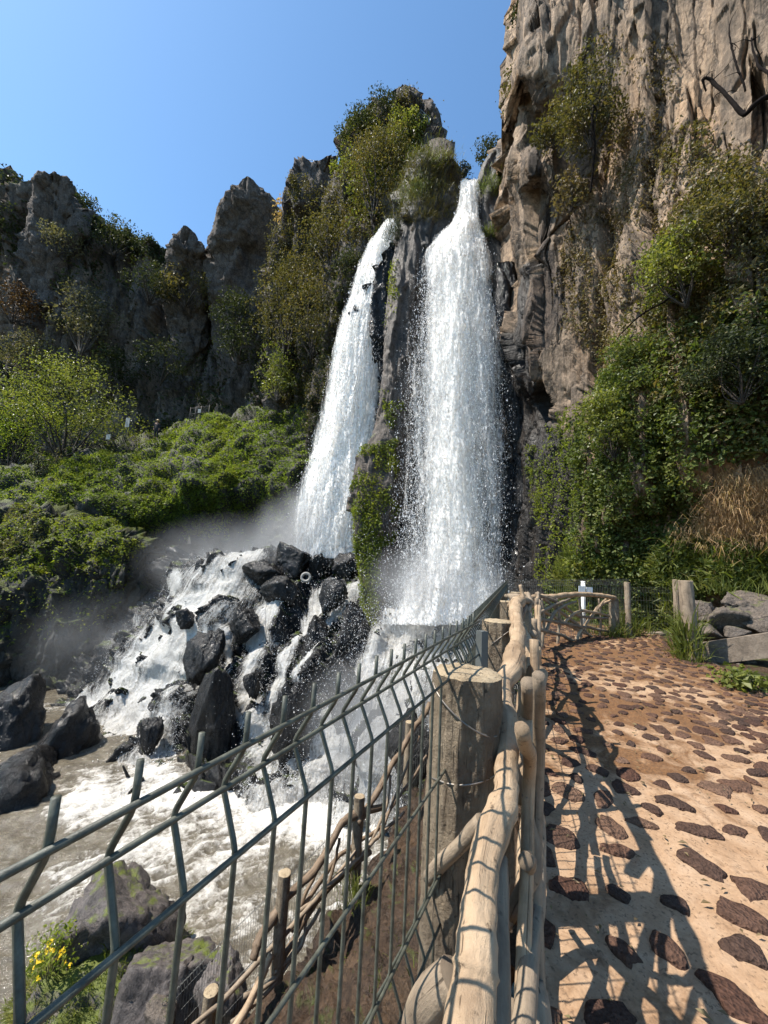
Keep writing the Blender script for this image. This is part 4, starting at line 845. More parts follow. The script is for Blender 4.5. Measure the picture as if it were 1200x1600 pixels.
for h in (.085, .645): lm.tube(tc+dn(h)+od*.03, .0022, 4, False)
lm.build('long_wires', M['coat_far'], root, origin=og)
lm = MB(); tt = tc[0]-(tc[12]-tc[0])*1.0
# ------------------------------------------------------------------ river
x = np.linspace(-24, 4.5, 560); y = np.linspace(3.0, 20.5, 520)
XX, YY = np.meshgrid(x, y, indexing='ij'); q = np.stack([XX, YY, 0*XX], -1)
q2 = q+.35*np.stack([fbm(q*.8+k*3, 3, 400+k) for k in range(3)], -1)
src = np.array([-3.2, 11.6]); dist = np.hypot(XX-src[0], (YY-src[1]))
agit = np.clip(1.15-dist/9, .22, 1)
A = math.radians(35); ca, sa = math.cos(A), math.sin(A)
qf = np.stack([(q2[..., 0]*ca+q2[..., 1]*sa)*.9, (-q2[..., 0]*sa+q2[..., 1]*ca)*1.7, q2[..., 2]], -1)
hgt = agit*(.16*fbm(qf*.9, 4, 410)+.09*ridged(qf*2.0, 4, 414)+.025*ridged(qf*5.5, 3, 418))+.012*ridged(qf*9, 2, 419)
foam = 1.05*agit-.54+.6*fbm(q2*.55, 4, 420)+.50*ridged(qf*2.0, 4, 414)+.28*ridged(qf*5.5, 3, 418)-.25
px_, py_, _ = project(np.stack([XX, YY, 0*XX+POOL], -1).reshape(-1, 3)); px_ = px_.reshape(XX.shape); py_ = py_.reshape(XX.shape)
foam += .75*np.clip(1-segdist(px_, py_, [(60, 1107, 16), (240, 1110, 22)])*.7, 0, 1)+.55*np.clip(1.2-segdist(px_, py_, [(120, 1250, 38), (260, 1240, 30), (420, 1255, 30), (540, 1280, 70), (600, 1240, 80)])*.75, 0, 1.2)
foam -= .9*smooth01(px_, 60, -40)
V = np.stack([XX, YY, POOL+hgt], -1)
t = NT('river_water'); p = t.pos(); fo = t.attr('foam')
fn = t.noise(p, 9., 7, .72, .8); f2 = t.noise(p, 3.2, 5, .6, 1.2)
fm = t.ramp(t.math('ADD', fo, t.math('MULTIPLY_ADD', fn, 1.5, -.75)), [(.28, 0.), (.62, .55), (.95, 1.)])
wc = t.ramp(f2, [(.3, (.075, .063, .046)), (.7, (.15, .13, .096))])
wat = t.bsdf(wc, .12, t.bump(t.math('ADD', fn, t.noise(p, 26., 4, .6)), .55, .05), .5)
fc = t.mix(t.ramp(fn, [(.3, .55), (.6, 1.)]), (.42, .37, .28), (.74, .71, .66))
foa = t.bsdf(fc, .55, t.bump(t.math('ADD', fn, t.noise(p, 40., 5, .7)), .8, .05), .3)
M['river'] = t.out(t.n('MixShader', i0=fm, i1=wat, i2=foa))
tag(mesh_np('river', V.reshape(-1, 3), grid_faces(560, 520), M['river'], attrs={'foam': foam.ravel()}), 'muddy foaming river pool at the foot of the cascade', 'river', kind='structure')

# ------------------------------------------------------------------ falling water: layered torn sheets and drops
def water_mat(name, su, sv, thr, soft, grain, tint=(.97, .945, .905)):
    t = NT(name); nd = t.t.nodes.new('ShaderNodeUVMap'); uv = nd.outputs[0]
    ed = t.attr('edge')
    w = t.n('VectorMath', props={'operation': 'ADD'}, i0=uv, i1=t.n('VectorMath', props={'operation': 'SCALE'}, i0=t.noise(uv, .8, 3, .6, out=1), Scale=.5))
    s1 = t.noise(t.n('Mapping', Vector=w, Scale=(su, sv, 1)), 1., 7, .66, .3)
    s2 = t.noise(t.n('Mapping', Vector=w, Scale=(su*.3, sv*.3, 1)), 1., 5, .62)
    g_ = t.noise(t.n('Mapping', Vector=uv, Scale=(1, .22, 1)), grain, 4, .75)
    a = t.math('ADD', t.math('MULTIPLY', s1, 1.25), t.math('MULTIPLY', s2, 1.5)); a = t.math('ADD', a, t.math('MULTIPLY', g_, .9)); a = t.math('ADD', a, ed)
    al = t.n('MapRange', Value=a, From_Min=thr, From_Max=thr+soft, To_Min=0., To_Max=1.)
    rv = t.n('VectorMath', props={'operation': 'SUBTRACT'}, i0=t.noise(t.n('Mapping', Vector=uv, Scale=(1, .5, 1)), grain*.8, 3, .7, out=1), i1=(.5, .5, .5))
    nm = t.n('VectorMath', props={'operation': 'NORMALIZE'}, i0=t.n('VectorMath', props={'operation': 'ADD'}, i0=t.n('NewGeometry', 1), i1=t.n('VectorMath', props={'operation': 'SCALE'}, i0=rv, Scale=6.)))
    dif = t.n('BsdfDiffuse', Color=tuple(c*.74 for c in tint), Normal=nm); tr = t.n('BsdfTranslucent', Color=tuple(c*.56 for c in tint), Normal=nm)
    sh = t.n('AddShader', i0=dif, i1=tr)
    return t.out(t.n('MixShader', i0=al, i1=t.n('BsdfTransparent'), i2=sh))
M['fall'] = water_mat('falling_water', 6., .28, 1.60, .85, 12.)
M['veil'] = water_mat('water_veil', 10., .4, 1.80, 1.0, 20.)
dt = NT('water_drops'); M['drops'] = dt.out(dt.n('MixShader', i0=.48, i1=dt.bsdf((.97, .97, .975), .5, None, .3), i2=dt.n('BsdfTranslucent', Color=(.98, .98, .985))))
def fall_grid(rows, nu, nv, off, amp, seed, widen=0.):
    r = np.array(rows, float); yv = np.linspace(r[0, 0], r[-1, 0], nv)
    a, b, z = (np.interp(yv, r[:, 0], r[:, k]) for k in (1, 2, 3)); k_ = np.ones(9)/9
    a, b, z = (np.convolve(np.pad(c, 4, 'edge'), k_, 'valid') for c in (a, b, z))
    w = b-a; a = a-w*widen; b = b+w*widen
    u = np.linspace(0, 1, nu)[:, None]
    PX = a[None]+(b-a)[None]*u; PY = np.broadcast_to(yv[None], PX.shape); bulge = (1-(2*u-1)**2)*.5
    Z = z[None]-off*(.4+bulge)-bulge*.5
    V = P(PX, PY, Z); q = V*np.array([1.6, 1.6, .35])
    V = V-FW*(amp*fbm(q+seed, 4, seed)+amp*.5*ridged(V*np.array([4.5, 4.5, .5])+seed, 3, seed+2))[..., None]+RT*(amp*.35*fbm(q*1.3+seed+9, 3, seed+4))[..., None]
    U = (PX-600)/F_PX*z[None]; Vv = (PY-800)/F_PX*z[None]
    return V, np.stack([U+seed*3.7, Vv+seed*1.3], -1), u, yv
def drops(rows, n, off, seed, size, widen=.12, clump=.1, fade=None, stretch=3., edgepow=1.):
    rg = np.random.default_rng(seed); r = np.array(rows, float); N0 = n*4
    yv = rg.uniform(r[0, 0], r[-1, 0], N0); a, b, z = (np.interp(yv, r[:, 0], r[:, k]) for k in (1, 2, 3))
    u = rg.uniform(-widen, 1+widen, N0); pxx = a+(b-a)*u; zz = z-off*rg.beta(1.6, 1.6, N0)*1.5+.2
    C = P(pxx, yv, zz); f = fbm(C*np.array([1.5, 1.5, .4]), 4, seed)*.5+.35*vnoise(C*np.array([5, 5, 1.6]), seed+2)
    e = np.clip(np.minimum(u+widen, 1+widen-u)/.3, 0, 1)**edgepow
    keep = (f+clump+1.3*(e-.72)+rg.normal(0, .3, N0)) > 0
    C = C[keep][:n]; m = len(C)
    s = size*np.exp(rg.normal(0, .42, m)); L = s*rg.uniform(1.2, stretch, m)
    d = np.stack([rg.normal(0, .3, m), rg.normal(0, .3, m), -np.ones(m)], -1); d /= np.linalg.norm(d, axis=1, keepdims=True)
    e1_ = np.cross(d, rg.normal(size=(m, 3))); e1_ /= np.linalg.norm(e1_, axis=1, keepdims=True); e2_ = np.cross(d, e1_)
    h = s[:, None]*.5
    V = np.stack([C-d*L[:, None]*.5, C+e1_*h+e2_*h*.3, C+d*L[:, None]*.5, C-e1_*h+e2_*h*.3], 1)
    return V.reshape(-1, 3), np.arange(m*4).reshape(-1, 4)
def waterfall(rows, label, seed, layers, ndrop, edge_fn, dsize):
    c = P((rows[-1][1]+rows[-1][2])/2, rows[-1][0], rows[-1][3]); root = empty('waterfall', c, label, 'waterfall')
    for k, (off, amp, mat, wid, bias) in enumerate(layers):
        V, uv, u, yv = fall_grid(rows, 110, 420, off, amp, seed+k*7, wid)
        ed = np.clip(np.minimum(u, 1-u)/.13, 0, 1); ed = ed*(2-ed)
        ed = (ed-1)*.95+bias+edge_fn(u, yv[None])
        mesh_np('water_sheet', V.reshape(-1, 3)-c, grid_faces(110, 420), M[mat], root, attrs={'edge': ed.ravel()}, uv=uv.reshape(-1, 2))
    V, Fq = drops(rows, ndrop, 1.2, seed+50, dsize)
    tag(mesh_np('water_drops', V-c, Fq, M['drops'], root, smooth=False), kind='stuff')
    return root
RF = [(282, 720, 748, 19.6), (292, 718, 749, 19.2), (310, 717, 748, 18.9), (335, 713, 749, 18.5), (352, 702, 752, 18.2), (367, 684, 756, 17.9), (392, 663, 765, 17.5), (425, 656, 771, 17.2), (500, 644, 780, 16.6), (600, 630, 788, 16.0), (700, 622, 792, 15.4), (800, 618, 794, 14.8), (880, 622, 792, 14.3), (940, 616, 800, 13.9), (975, 600, 806, 13.6)]
def re(u, y): return .08+.38*smooth01(y, 470, 300)+.30*np.exp(-((u-.47)/.22)**2)-.30*smooth01(u, .40, .08)*smooth01(y, 380, 460)-.10*smooth01(y, 520, 700)+.45*smooth01(y, 880, 960)
waterfall(RF, 'taller right waterfall dropping white and grainy beside the sunlit cliff', 500, [(.0, .22, 'veil', .03, .06), (.3, .25, 'fall', -.02, .06), (.5, .3, 'fall', -.06, .0), (.75, .3, 'fall', -.12, -.05), (1.0, .3, 'veil', .05, .08)], 70000, re, .017)
LF = [(344, 604, 624, 22.6), (356, 594, 622, 22.4), (380, 577, 617, 22.1), (410, 563, 613, 21.8), (450, 549, 609, 21.5), (500, 533, 603, 21.1), (550, 521, 600, 20.8), (600, 511, 601, 20.5), (650, 501, 602, 20.2), (700, 489, 597, 19.9), (750, 474, 582, 19.5), (800, 466, 568, 19.2), (850, 462, 566, 18.9), (872, 458, 570, 18.7)]
def le(u, y): return .42+.15*np.exp(-((u-.5)/.3)**2)+.1*smooth01(y, 700, 860)
waterfall(LF, 'left waterfall slanting down behind the mossy pillar', 560, [(.0, .2, 'fall', .0, .08), (.3, .3, 'fall', .0, .08), (.5, .3, 'fall', -.05, .05), (.7, .3, 'veil', .06, .1)], 36000, le, .021)

# ------------------------------------------------------------------ white water over the boulder slope
band = [[(395, 872, 26), (360, 905, 46), (318, 950, 54), (280, 1010, 60), (240, 1075, 64), (200, 1140, 58), (165, 1215, 50), (150, 1262, 60)],
        [(455, 905, 14), (432, 950, 19), (404, 1000, 22), (394, 1060, 18), (402, 1120, 21), (414, 1190, 27), (425, 1262, 54)],
        [(500, 930, 11), (472, 980, 12), (446, 1040, 12), (430, 1090, 14), (440, 1180, 14)], [(300, 940, 26), (320, 990, 30), (300, 1060, 30), (268, 1120, 34), (235, 1190, 34), (215, 1262, 40)],
        [(560, 930, 10), (520, 950, 8), (490, 1040, 9), (468, 1090, 9), (460, 1200, 9)], [(130, 1110, 14), (200, 1050, 18), (270, 980, 14)], [(285, 905, 14), (250, 990, 16), (180, 1090, 16)], [(700, 945, 60), (630, 990, 42), (566, 1060, 30), (524, 1130, 26), (500, 1200, 34), (480, 1270, 60)],
        [(760, 960, 50), (690, 1010, 60), (640, 1080, 60), (600, 1160, 60), (560, 1262, 80)], [(620, 960, 20), (588, 1010, 14), (560, 1100, 12), (530, 1180, 14)], [(350, 990, 16), (352, 1010, 8), (360, 1080, 7), (385, 1130, 8)]]
PX, PY = np.meshgrid(np.linspace(100, 830, 420), np.linspace(866, 1290, 330), indexing='ij')
B0 = P(PX, PY, sz_(PX, PY)); N = grid_normals(B0)
dsm = slope_disp(B0)
def blur(a, r):
    k_ = np.ones(2*r+1)/(2*r+1)
    a = np.apply_along_axis(lambda c: np.convolve(np.pad(c, r, 'edge'), k_, 'valid'), 0, a); return np.apply_along_axis(lambda c: np.convolve(np.pad(c, r, 'edge'), k_, 'valid'), 1, a)
dsm = .45*blur(dsm, 4)+.55*blur(blur(dsm, 9), 9)
wob = np.stack([fbm(B0*1.2+k*4, 3, 600+k) for k in range(2)], -1)
sx, sy = PX+14*wob[..., 0], PY+8*wob[..., 1]
mask = np.full(PX.shape, -1.)
for k, ln in enumerate(band): mask = np.maximum(mask, 1.25-segdist(sx, sy, ln)*(.9 if k else .8))
mask = mask+.03-.9*np.clip(slope_disp(B0)-.25, 0, 1)*(PX < 560)
VW = B0+N*(dsm+.14+.10*fbm(B0*np.array([3, 3, 1.2]), 3, 610)+.05*np.clip(mask, 0, 1)*ridged(B0*np.array([2.5, 2.5, .8]), 3, 612))[..., None]
VW = VW-FW*.18
t = NT('white_water'); p = t.pos(); mk = t.attr('mask')
nd = t.t.nodes.new('ShaderNodeUVMap'); uv = nd.outputs[0]
w = t.n('VectorMath', props={'operation': 'ADD'}, i0=uv, i1=t.n('VectorMath', props={'operation': 'SCALE'}, i0=t.noise(uv, 1.3, 4, .6, out=1), Scale=.35))
s1 = t.noise(t.n('Mapping', Vector=w, Scale=(11., .9, 1)), 1., 8, .66, .4); s2 = t.noise(p, 14., 6, .72, .3); s3 = t.noise(t.n('Mapping', Vector=w, Scale=(1.3, .5, 1)), 1., 4, .6)
a = t.math('ADD', t.math('MULTIPLY', s1, 1.5), t.math('MULTIPLY', s2, .9)); a = t.math('ADD', a, t.math('MULTIPLY', s3, 1.0)); a = t.math('ADD', a, mk)
al = t.n('MapRange', Value=a, From_Min=2.08, From_Max=2.75, To_Min=0., To_Max=1.)
colw = t.ramp(t.math('MULTIPLY_ADD', s2, .6, t.math('MULTIPLY', s1, .4)), [(.32, (.50, .46, .38)), (.55, (.84, .82, .78)), (.7, (.93, .93, .91))])
dif = t.bsdf(colw, .5, t.bump(t.math('ADD', s1, t.math('MULTIPLY', s2, .6)), 1., .2), .3); sh = t.n('MixShader', i0=.22, i1=dif, i2=t.n('BsdfTranslucent', Color=(.9, .9, .88)))
M['white'] = t.out(t.n('MixShader', i0=al, i1=t.n('BsdfTransparent'), i2=sh))
slope_dir = (PX-600)/F_PX*14+(PY-900)/F_PX*7
fu = (PX+.62*(PY-900)*np.where(PX < 420, 1, .35))/F_PX*14; fv = (PY-.2*PX)/F_PX*14
tag(mesh_np('cascade_water', VW.reshape(-1, 3), grid_faces(420, 330), M['white'], attrs={'mask': mask.ravel()}, uv=np.stack([fu, fv], -1).reshape(-1, 2)), 'white water rushing over the dark boulder slope', 'cascade')
# thrown drops along the cascade and the foot of the falls
rg = np.random.default_rng(9); pts = []
mm = mask.ravel(); idx = np.where(mm > .25)[0]; ii = rg.choice(idx, 70000); b_ = VW.reshape(-1, 3)[ii]
hgt_ = rg.exponential(.11, len(ii))*(1+1.6*(PX.ravel()[ii] > 560)); C1 = b_+rg.normal(0, .07, (len(ii), 3))+np.array([0, -.15, 1])*hgt_[:, None]
C2 = P(rg.normal(690, 85, 26000), 975-np.abs(rg.normal(0, 70, 26000))+rg.uniform(-10, 60, 26000), rg.normal(13.2, .8, 26000))
C3 = P(rg.normal(560, 75, 16000), rg.normal(1120, 95, 16000), rg.normal(11.2, .9, 16000))
C4 = P(rg.normal(505, 32, 16000), 868-np.abs(rg.normal(0, 34, 16000)), rg.normal(18.6, .5, 16000))
C = np.concatenate([C1, C2, C3, C4]); kp = vnoise(C*2.6, 700)+.6*vnoise(C*7, 701)+rg.normal(0, .3, len(C)) > -.1; C = C[kp]; m = len(C)
s = .0125*np.exp(rg.normal(0, .4, m)); d = rg.normal(size=(m, 3)); d[:, 2] -= 1.2; d /= np.linalg.norm(d, axis=1, keepdims=True)
e1_ = np.cross(d, rg.normal(size=(m, 3))); e1_ /= np.linalg.norm(e1_, axis=1, keepdims=True); e2_ = np.cross(d, e1_); h = s[:, None]*.5; L = s*rg.uniform(1, 2.6, m)
V = np.stack([C-d*L[:, None]*.5, C+e1_*h+e2_*h*.3, C+d*L[:, None]*.5, C-e1_*h+e2_*h*.3], 1)
tag(mesh_np('spray', V.reshape(-1, 3), np.arange(m*4).reshape(-1, 4), M['drops'], smooth=False), 'drops of spray thrown up over the cascade and the foot of the falls', 'spray', kind='stuff')

# ------------------------------------------------------------------ mist drifting from the foot of the falls
def mist(label, cpx, size, dens, seed, falloff=1.):
    c = P(*cpx); rg = np.random.default_rng(seed)
    import bmesh
    bm = bmesh.new(); bmesh.ops.create_icosphere(bm, subdivisions=3, radius=1.); V = np.array([v.co[:] for v in bm.verts]); Fq = np.array([[v.index for v in f.verts] for f in bm.faces]); bm.free()
    t = NT('mist'); tc = t.t.nodes.new('ShaderNodeTexCoord'); ob = tc.outputs['Object']
    ln = t.n('VectorMath', 1, props={'operation': 'LENGTH'}, i0=ob)
    fall = t.n('MapRange', Value=ln, From_Min=.98, From_Max=.1, To_Min=0., To_Max=1.)
    nz2 = t.noise(t.pos((1, 1, .8)), .42, 3, .6, .6); nn = t.ramp(nz2, [(.25, .1), (.75, 1.)])
    de = t.math('MULTIPLY', t.math('MULTIPLY', t.math('POWER', fall, 1.5), nn), dens)
    nd = t.t.nodes.new('ShaderNodeVolumePrincipled'); nd.inputs['Color'].default_value = (1., 1., 1., 1); nd.inputs['Anisotropy'].default_value = .0
    t.t.links.new(de, nd.inputs['Density'])
    m = t.out(None, nd.outputs[0])
    o = mesh_np('mist', V, Fq, m, loc=c); o.scale = size; tag(o, label, 'mist', kind='stuff'); return o
mist('thin mist drifting left from the foot of the left fall', (390, 885, 19.4), (6.4, 2.6, 3.0), .55, 1)
mist('bright mist at the foot of the left fall', (488, 835, 19.0), (3.4, 1.8, 2.8), 1.9, 2)
mist('bright spray mist at the foot of the right fall', (690, 930, 13.6), (3.2, 2.2, 2.4), 1.3, 3)
mist('mist above the pool below the right fall', (575, 1130, 10.9), (2.4, 1.8, 2.2), 1.0, 4)
mist('thin mist along the dark undercut of the left bank', (190, 1010, 18.), (5.5, 2., 3.0), .26, 5)
# ------------------------------------------------------------------ vegetation
M['ivy'] = leaf_mat('ivy_leaves', [(.12, (0.035, 0.049, 0.014)), (.35, (0.070, 0.094, 0.023)), (.6, (0.108, 0.134, 0.033)), (.85, (0.162, 0.165, 0.050))], .35, .5, .28, .8)
M['olive'] = leaf_mat('olive_leaves', [(.12, (0.046, 0.043, 0.017)), (.38, (0.085, 0.077, 0.025)), (.62, (0.131, 0.109, 0.039)), (.88, (0.181, 0.132, 0.059))], .32, .55, .35, .6)
M['dry'] = leaf_mat('dry_leaves', [(.12, (0.072, 0.052, 0.029)), (.4, (0.135, 0.099, 0.052)), (.65, (0.187, 0.137, 0.072)), (.9, (0.147, 0.139, 0.054))], .25, .6, .3, .7)
M['straw'] = leaf_mat('straw', [(.12, (0.258, 0.150, 0.075)), (.4, (0.426, 0.269, 0.141)), (.7, (0.544, 0.365, 0.199)), (.95, (0.286, 0.235, 0.084))], .3, .6, .3, 1.2)
M['bank'] = leaf_mat('bank_leaves', [(.12, (0.043, 0.061, 0.013)), (.35, (0.094, 0.131, 0.023)), (.6, (0.161, 0.203, 0.035)), (.85, (0.254, 0.278, 0.051))], .45, .6, .22, .35)
M['moss'] = leaf_mat('moss_grass', [(.12, (0.071, 0.093, 0.013)), (.4, (0.133, 0.166, 0.022)), (.7, (0.210, 0.227, 0.032)), (.95, (0.262, 0.243, 0.044))], .4, .55, .3, .5)
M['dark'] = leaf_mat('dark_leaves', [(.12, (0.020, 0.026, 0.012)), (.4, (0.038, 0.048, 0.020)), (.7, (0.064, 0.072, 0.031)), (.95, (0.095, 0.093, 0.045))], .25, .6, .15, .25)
M['pale'] = leaf_mat('pale_leaves', [(.12, (0.063, 0.060, 0.034)), (.4, (0.116, 0.108, 0.059)), (.7, (0.178, 0.155, 0.097)), (.95, (0.242, 0.199, 0.135))], .25, .6, .15, .4)
M['lime'] = leaf_mat('lime_leaves', [(.12, (0.061, 0.075, 0.017)), (.4, (0.122, 0.141, 0.031)), (.65, (0.182, 0.191, 0.047)), (.9, (0.240, 0.228, 0.068))], .42, .45, .4, .5)
M['rust'] = leaf_mat('rust_leaves', [(.12, (0.037, 0.020, 0.013)), (.5, (0.080, 0.041, 0.023)), (.9, (0.104, 0.067, 0.036))], .25, .6, .3, .5)
M['grass'] = leaf_mat('grass_blades', [(.12, (0.058, 0.078, 0.015)), (.4, (0.108, 0.130, 0.025)), (.7, (0.164, 0.174, 0.041)), (.95, (0.239, 0.202, 0.074))], .4, .5, .35, 1.)
M['blue'] = leaf_mat('far_leaves', [(.12, (0.024, 0.030, 0.022)), (.5, (0.043, 0.051, 0.032)), (.9, (0.069, 0.074, 0.044))], .2, .6, .3, .12)
M['bark'] = plain_mat('bark', (.05, .038, .028), .85, .4, 14., .5, .02)
M['palebark'] = plain_mat('pale_bark', (.13, .105, .085), .85, .4, 14., .5, .02)
M['deadwood'] = plain_mat('dead_wood', (.013, .010, .009), .95, .3, 14., .4, .01, .05)
M['flower'] = leaf_mat('yellow_petals', [(.2, (.55, .38, .02)), (.8, (.75, .55, .04))], .3, .5, .3, 1.)
def nrm(v): return v/(np.linalg.norm(v, axis=-1, keepdims=True)+1e-9)
def leaf_geo(C, N, size, rg, aspect=.5, spread=.8, up=.5, fold=.18):
    m = len(C); n = nrm(N*.7+np.array([0, 0, up])+rg.normal(0, spread, (m, 3)))
    a = nrm(np.cross(n, rg.normal(size=(m, 3)))); b = np.cross(n, a)
    L = (size*np.exp(rg.normal(0, .28, m)))[:, None]; w = L*aspect*rg.uniform(.75, 1.25, (m, 1))
    V = np.stack([C-a*L*.5, C-b*w*.5+n*L*fold-a*L*.05, C+a*L*.5-n*L*.1, C+b*w*.5+n*L*fold-a*L*.05], 1)
    return V.reshape(-1, 3), np.arange(m*4).reshape(-1, 4)
def blade_geo(C, N, length, rg, width=.06, lean=.45, droop=.5):
    """grass blades: two quads each, bending over"""
    m = len(C); d = nrm(N+rg.normal(0, lean, (m, 3))); L = (length*np.exp(rg.normal(0, .3, m)))[:, None]; s = nrm(np.cross(d, rg.normal(size=(m, 3))))*L*width*.5
    mid = C+d*L*.55; tipp = mid+nrm(d+np.array([0, 0, -1.])*droop)*L*.5
    V = np.stack([C-s, C+s, mid+s*.8, mid-s*.8, tipp+s*.12, tipp-s*.12], 1)
    k = np.arange(m)[:, None]*6; return V.reshape(-1, 3), np.concatenate([k+np.array([[0, 1, 2, 3]]), k+np.array([[3, 2, 4, 5]])])
def scatter(G, GX, GY, n, dens, seed):
    """points on a landform grid, by area and by where the photo shows growth"""
    rg = np.random.default_rng(seed); a = np.linalg.norm(np.cross(G[1:, :-1]-G[:-1, :-1], G[:-1, 1:]-G[:-1, :-1]), axis=-1)
    d = dens(GX[:-1, :-1], GY[:-1, :-1]); w = (a*np.clip(d, 0, None)).ravel(); w /= w.sum()
    idx = rg.choice(len(w), n, p=w); i, j = np.unravel_index(idx, a.shape); u, v = rg.uniform(size=(2, n, 1))
    C = G[i, j]*(1-u)*(1-v)+G[i+1, j]*u*(1-v)+G[i, j+1]*(1-u)*v+G[i+1, j+1]*u*v
    return C, grid_normals(G)[i, j], GX[i, j], rg
def cover(name, label, G, GX, GY, n, dens, size, mat, thick, seed, clump=.8, parent=None, blades=False, **kw):
    C, N, _, rg = scatter(G, GX, GY, n, dens, seed)
    h = thick*np.clip(.45+.9*fbm(C*clump+seed, 3, seed), .05, 1.4)
    C = C+N*(h*rg.beta(2.2, 1.1, len(C)))[:, None]+rg.normal(0, size*.5, C.shape)
    V, Fq = (blade_geo(C, nrm(N*.5+np.array([0, 0, .8])), size, rg, **kw) if blades else leaf_geo(C, N, size, rg, **kw))
    return tag(mesh_np(name, V, Fq, M[mat] if isinstance(mat, str) else mat, smooth=False), label, name.replace('_', ' '), kind='stuff')
def polymask(polys, noise=None, soft=0):
    def f(x, y):
        o = np.zeros(np.shape(x))
        wx, wy = x+14*vnoise(np.stack([x*.03, y*.03, x*0], -1), 5), y+14*vnoise(np.stack([x*.03, y*.03, x*0], -1), 6)
        for pl_, v in polys: o = np.where(inpoly(wx, wy, pl_), v, o)
        if noise: o = o*np.clip(noise[1]+noise[2]*fbm(np.stack([x*noise[0], y*noise[0], x*0], -1), 3, int(noise[1]*100)), 0, 1.5)
        return o
    return f
# --- right cliff
cover('ivy', 'dense green creeper over the foot of the right cliff', RCV, RCX, RCY, 62000, polymask([([(884, 660), (905, 600), (975, 560), (1010, 520), (1420, 470), (1420, 930), (1090, 935), (1060, 1000), (900, 1000), (898, 940), (910, 860), (886, 760)], 1.), ([(1085, 730), (1200, 690), (1420, 690), (1420, 880), (1090, 880)], 0.), ([(850, 960), (890, 880), (950, 900), (960, 1000), (850, 1000)], .5)], (.02, .95, .5)), .085, 'ivy', .6, 801, aspect=.72)
cover('climbing_shrubs', 'olive climbing bushes on the middle of the right cliff', RCV, RCX, RCY, 40000, polymask([([(985, 560), (1000, 470), (1030, 390), (1080, 320), (1120, 260), (1165, 290), (1200, 330), (1420, 330), (1420, 690), (1180, 700), (1080, 640), (1000, 620)], 1.), ([(1040, 200), (1110, 190), (1130, 260), (1050, 300)], .3)], (.02, .8, .9)), .095, 'olive', .6, 802, aspect=.42)
cover('dry_vines', 'sparse dry brown vines hanging on the right cliff', RCV, RCX, RCY, 15000, polymask([([(880, 260), (930, 230), (1000, 170), (1060, 220), (1110, 300), (1040, 420), (990, 540), (910, 580), (876, 480)], .8), ([(1120, 230), (1200, 250), (1200, 330), (1130, 330)], .6), ([(960, 60), (1060, 60), (1060, 160), (980, 140)], .3), ([(900, 40), (960, 40), (960, 200), (900, 220)], .5)], (.03, .55, 1.2)), .10, 'dry', .25, 803, aspect=.4)
cover('grass', 'bright green grass and weeds on the slope behind the gate', RCV, RCX, RCY, 34000, polymask([([(880, 870), (960, 890), (1040, 880), (1080, 860), (1420, 850), (1420, 925), (1085, 935), (1075, 1010), (880, 1010)], 1.)], (.03, .9, .6)), .19, 'grass', .22, 804, blades=True, width=.09)
cover('weeds', 'leafy bright weeds on the slope above the beam', RCV, RCX, RCY, 16000, polymask([([(900, 880), (1420, 840), (1420, 925), (1080, 930), (900, 985)], 1.)], (.03, .7, 1.)), .085, 'lime', .35, 805, aspect=.6)
cover('dry_grass', 'hanging straw coloured grass on the right slope', RCV, RCX, RCY, 15000, polymask([([(1085, 850), (1095, 780), (1130, 745), (1420, 720), (1420, 850), (1180, 860), (1120, 870)], 1.)], (.04, .8, 1.)), .27, 'straw', .3, 806, blades=True, width=.022, droop=1.6)
cover('moss', 'yellow green moss along the left edge of the creeper', RCV, RCX, RCY, 9000, polymask([([(846, 700), (878, 640), (905, 700), (900, 800), (930, 880), (900, 960), (860, 900)], 1.)], (.05, .6, 1.2)), .07, 'moss', .12, 807, aspect=.6)
# --- left bank, knoll, far wall, buttress, hill
cover('bank_vegetation', 'dense sunlit green growth on the left bank', BKV, BKX, BKY, 115000, polymask([([(-200, 745), (20, 735), (100, 712), (180, 690), (280, 660), (400, 640), (510, 640), (480, 770), (380, 780), (260, 830), (180, 815), (60, 790), (-200, 800)], 1.), ([(280, 640), (510, 630), (480, 780), (380, 790), (280, 760)], .8)], (.015, .85, .8)), .12, 'bank', .34, 811, .7, aspect=.7, up=1.1)
cover('bank_grass', 'mossy bright patches on the left bank', BKV, BKX, BKY, 52000, polymask([([(50, 720), (200, 690), (300, 660), (420, 645), (440, 700), (330, 790), (220, 840), (60, 780)], 1.)], (.02, .3, 1.7)), .12, 'moss', .4, 812, .7, aspect=.5, up=1.1)
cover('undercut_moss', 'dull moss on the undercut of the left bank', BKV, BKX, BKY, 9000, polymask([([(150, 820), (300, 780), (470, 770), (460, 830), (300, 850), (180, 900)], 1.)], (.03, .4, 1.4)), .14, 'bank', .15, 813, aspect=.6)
cover('knoll_grass', 'bright grass and leaves on the knoll at the left edge', KNV, KNX, KNY, 40000, polymask([([(-160, 795), (85, 795), (170, 828), (236, 850), (215, 880), (150, 885), (90, 905), (40, 945), (-160, 960)], 1.), ([(0, 900), (130, 890), (230, 870), (180, 960), (60, 1000), (-100, 1000)], .12)], (.02, .95, .5)), .13, 'moss', .3, 814, .9, aspect=.5, up=1.1)
cover('knoll_weeds', 'pale leafy weeds at the left edge of the knoll', KNV, KNX, KNY, 9000, polymask([([(-160, 795), (70, 795), (90, 830), (40, 880), (-160, 900)], 1.)], (.03, .6, 1.2)), .16, 'pale', .5, 815, .9, aspect=.6)
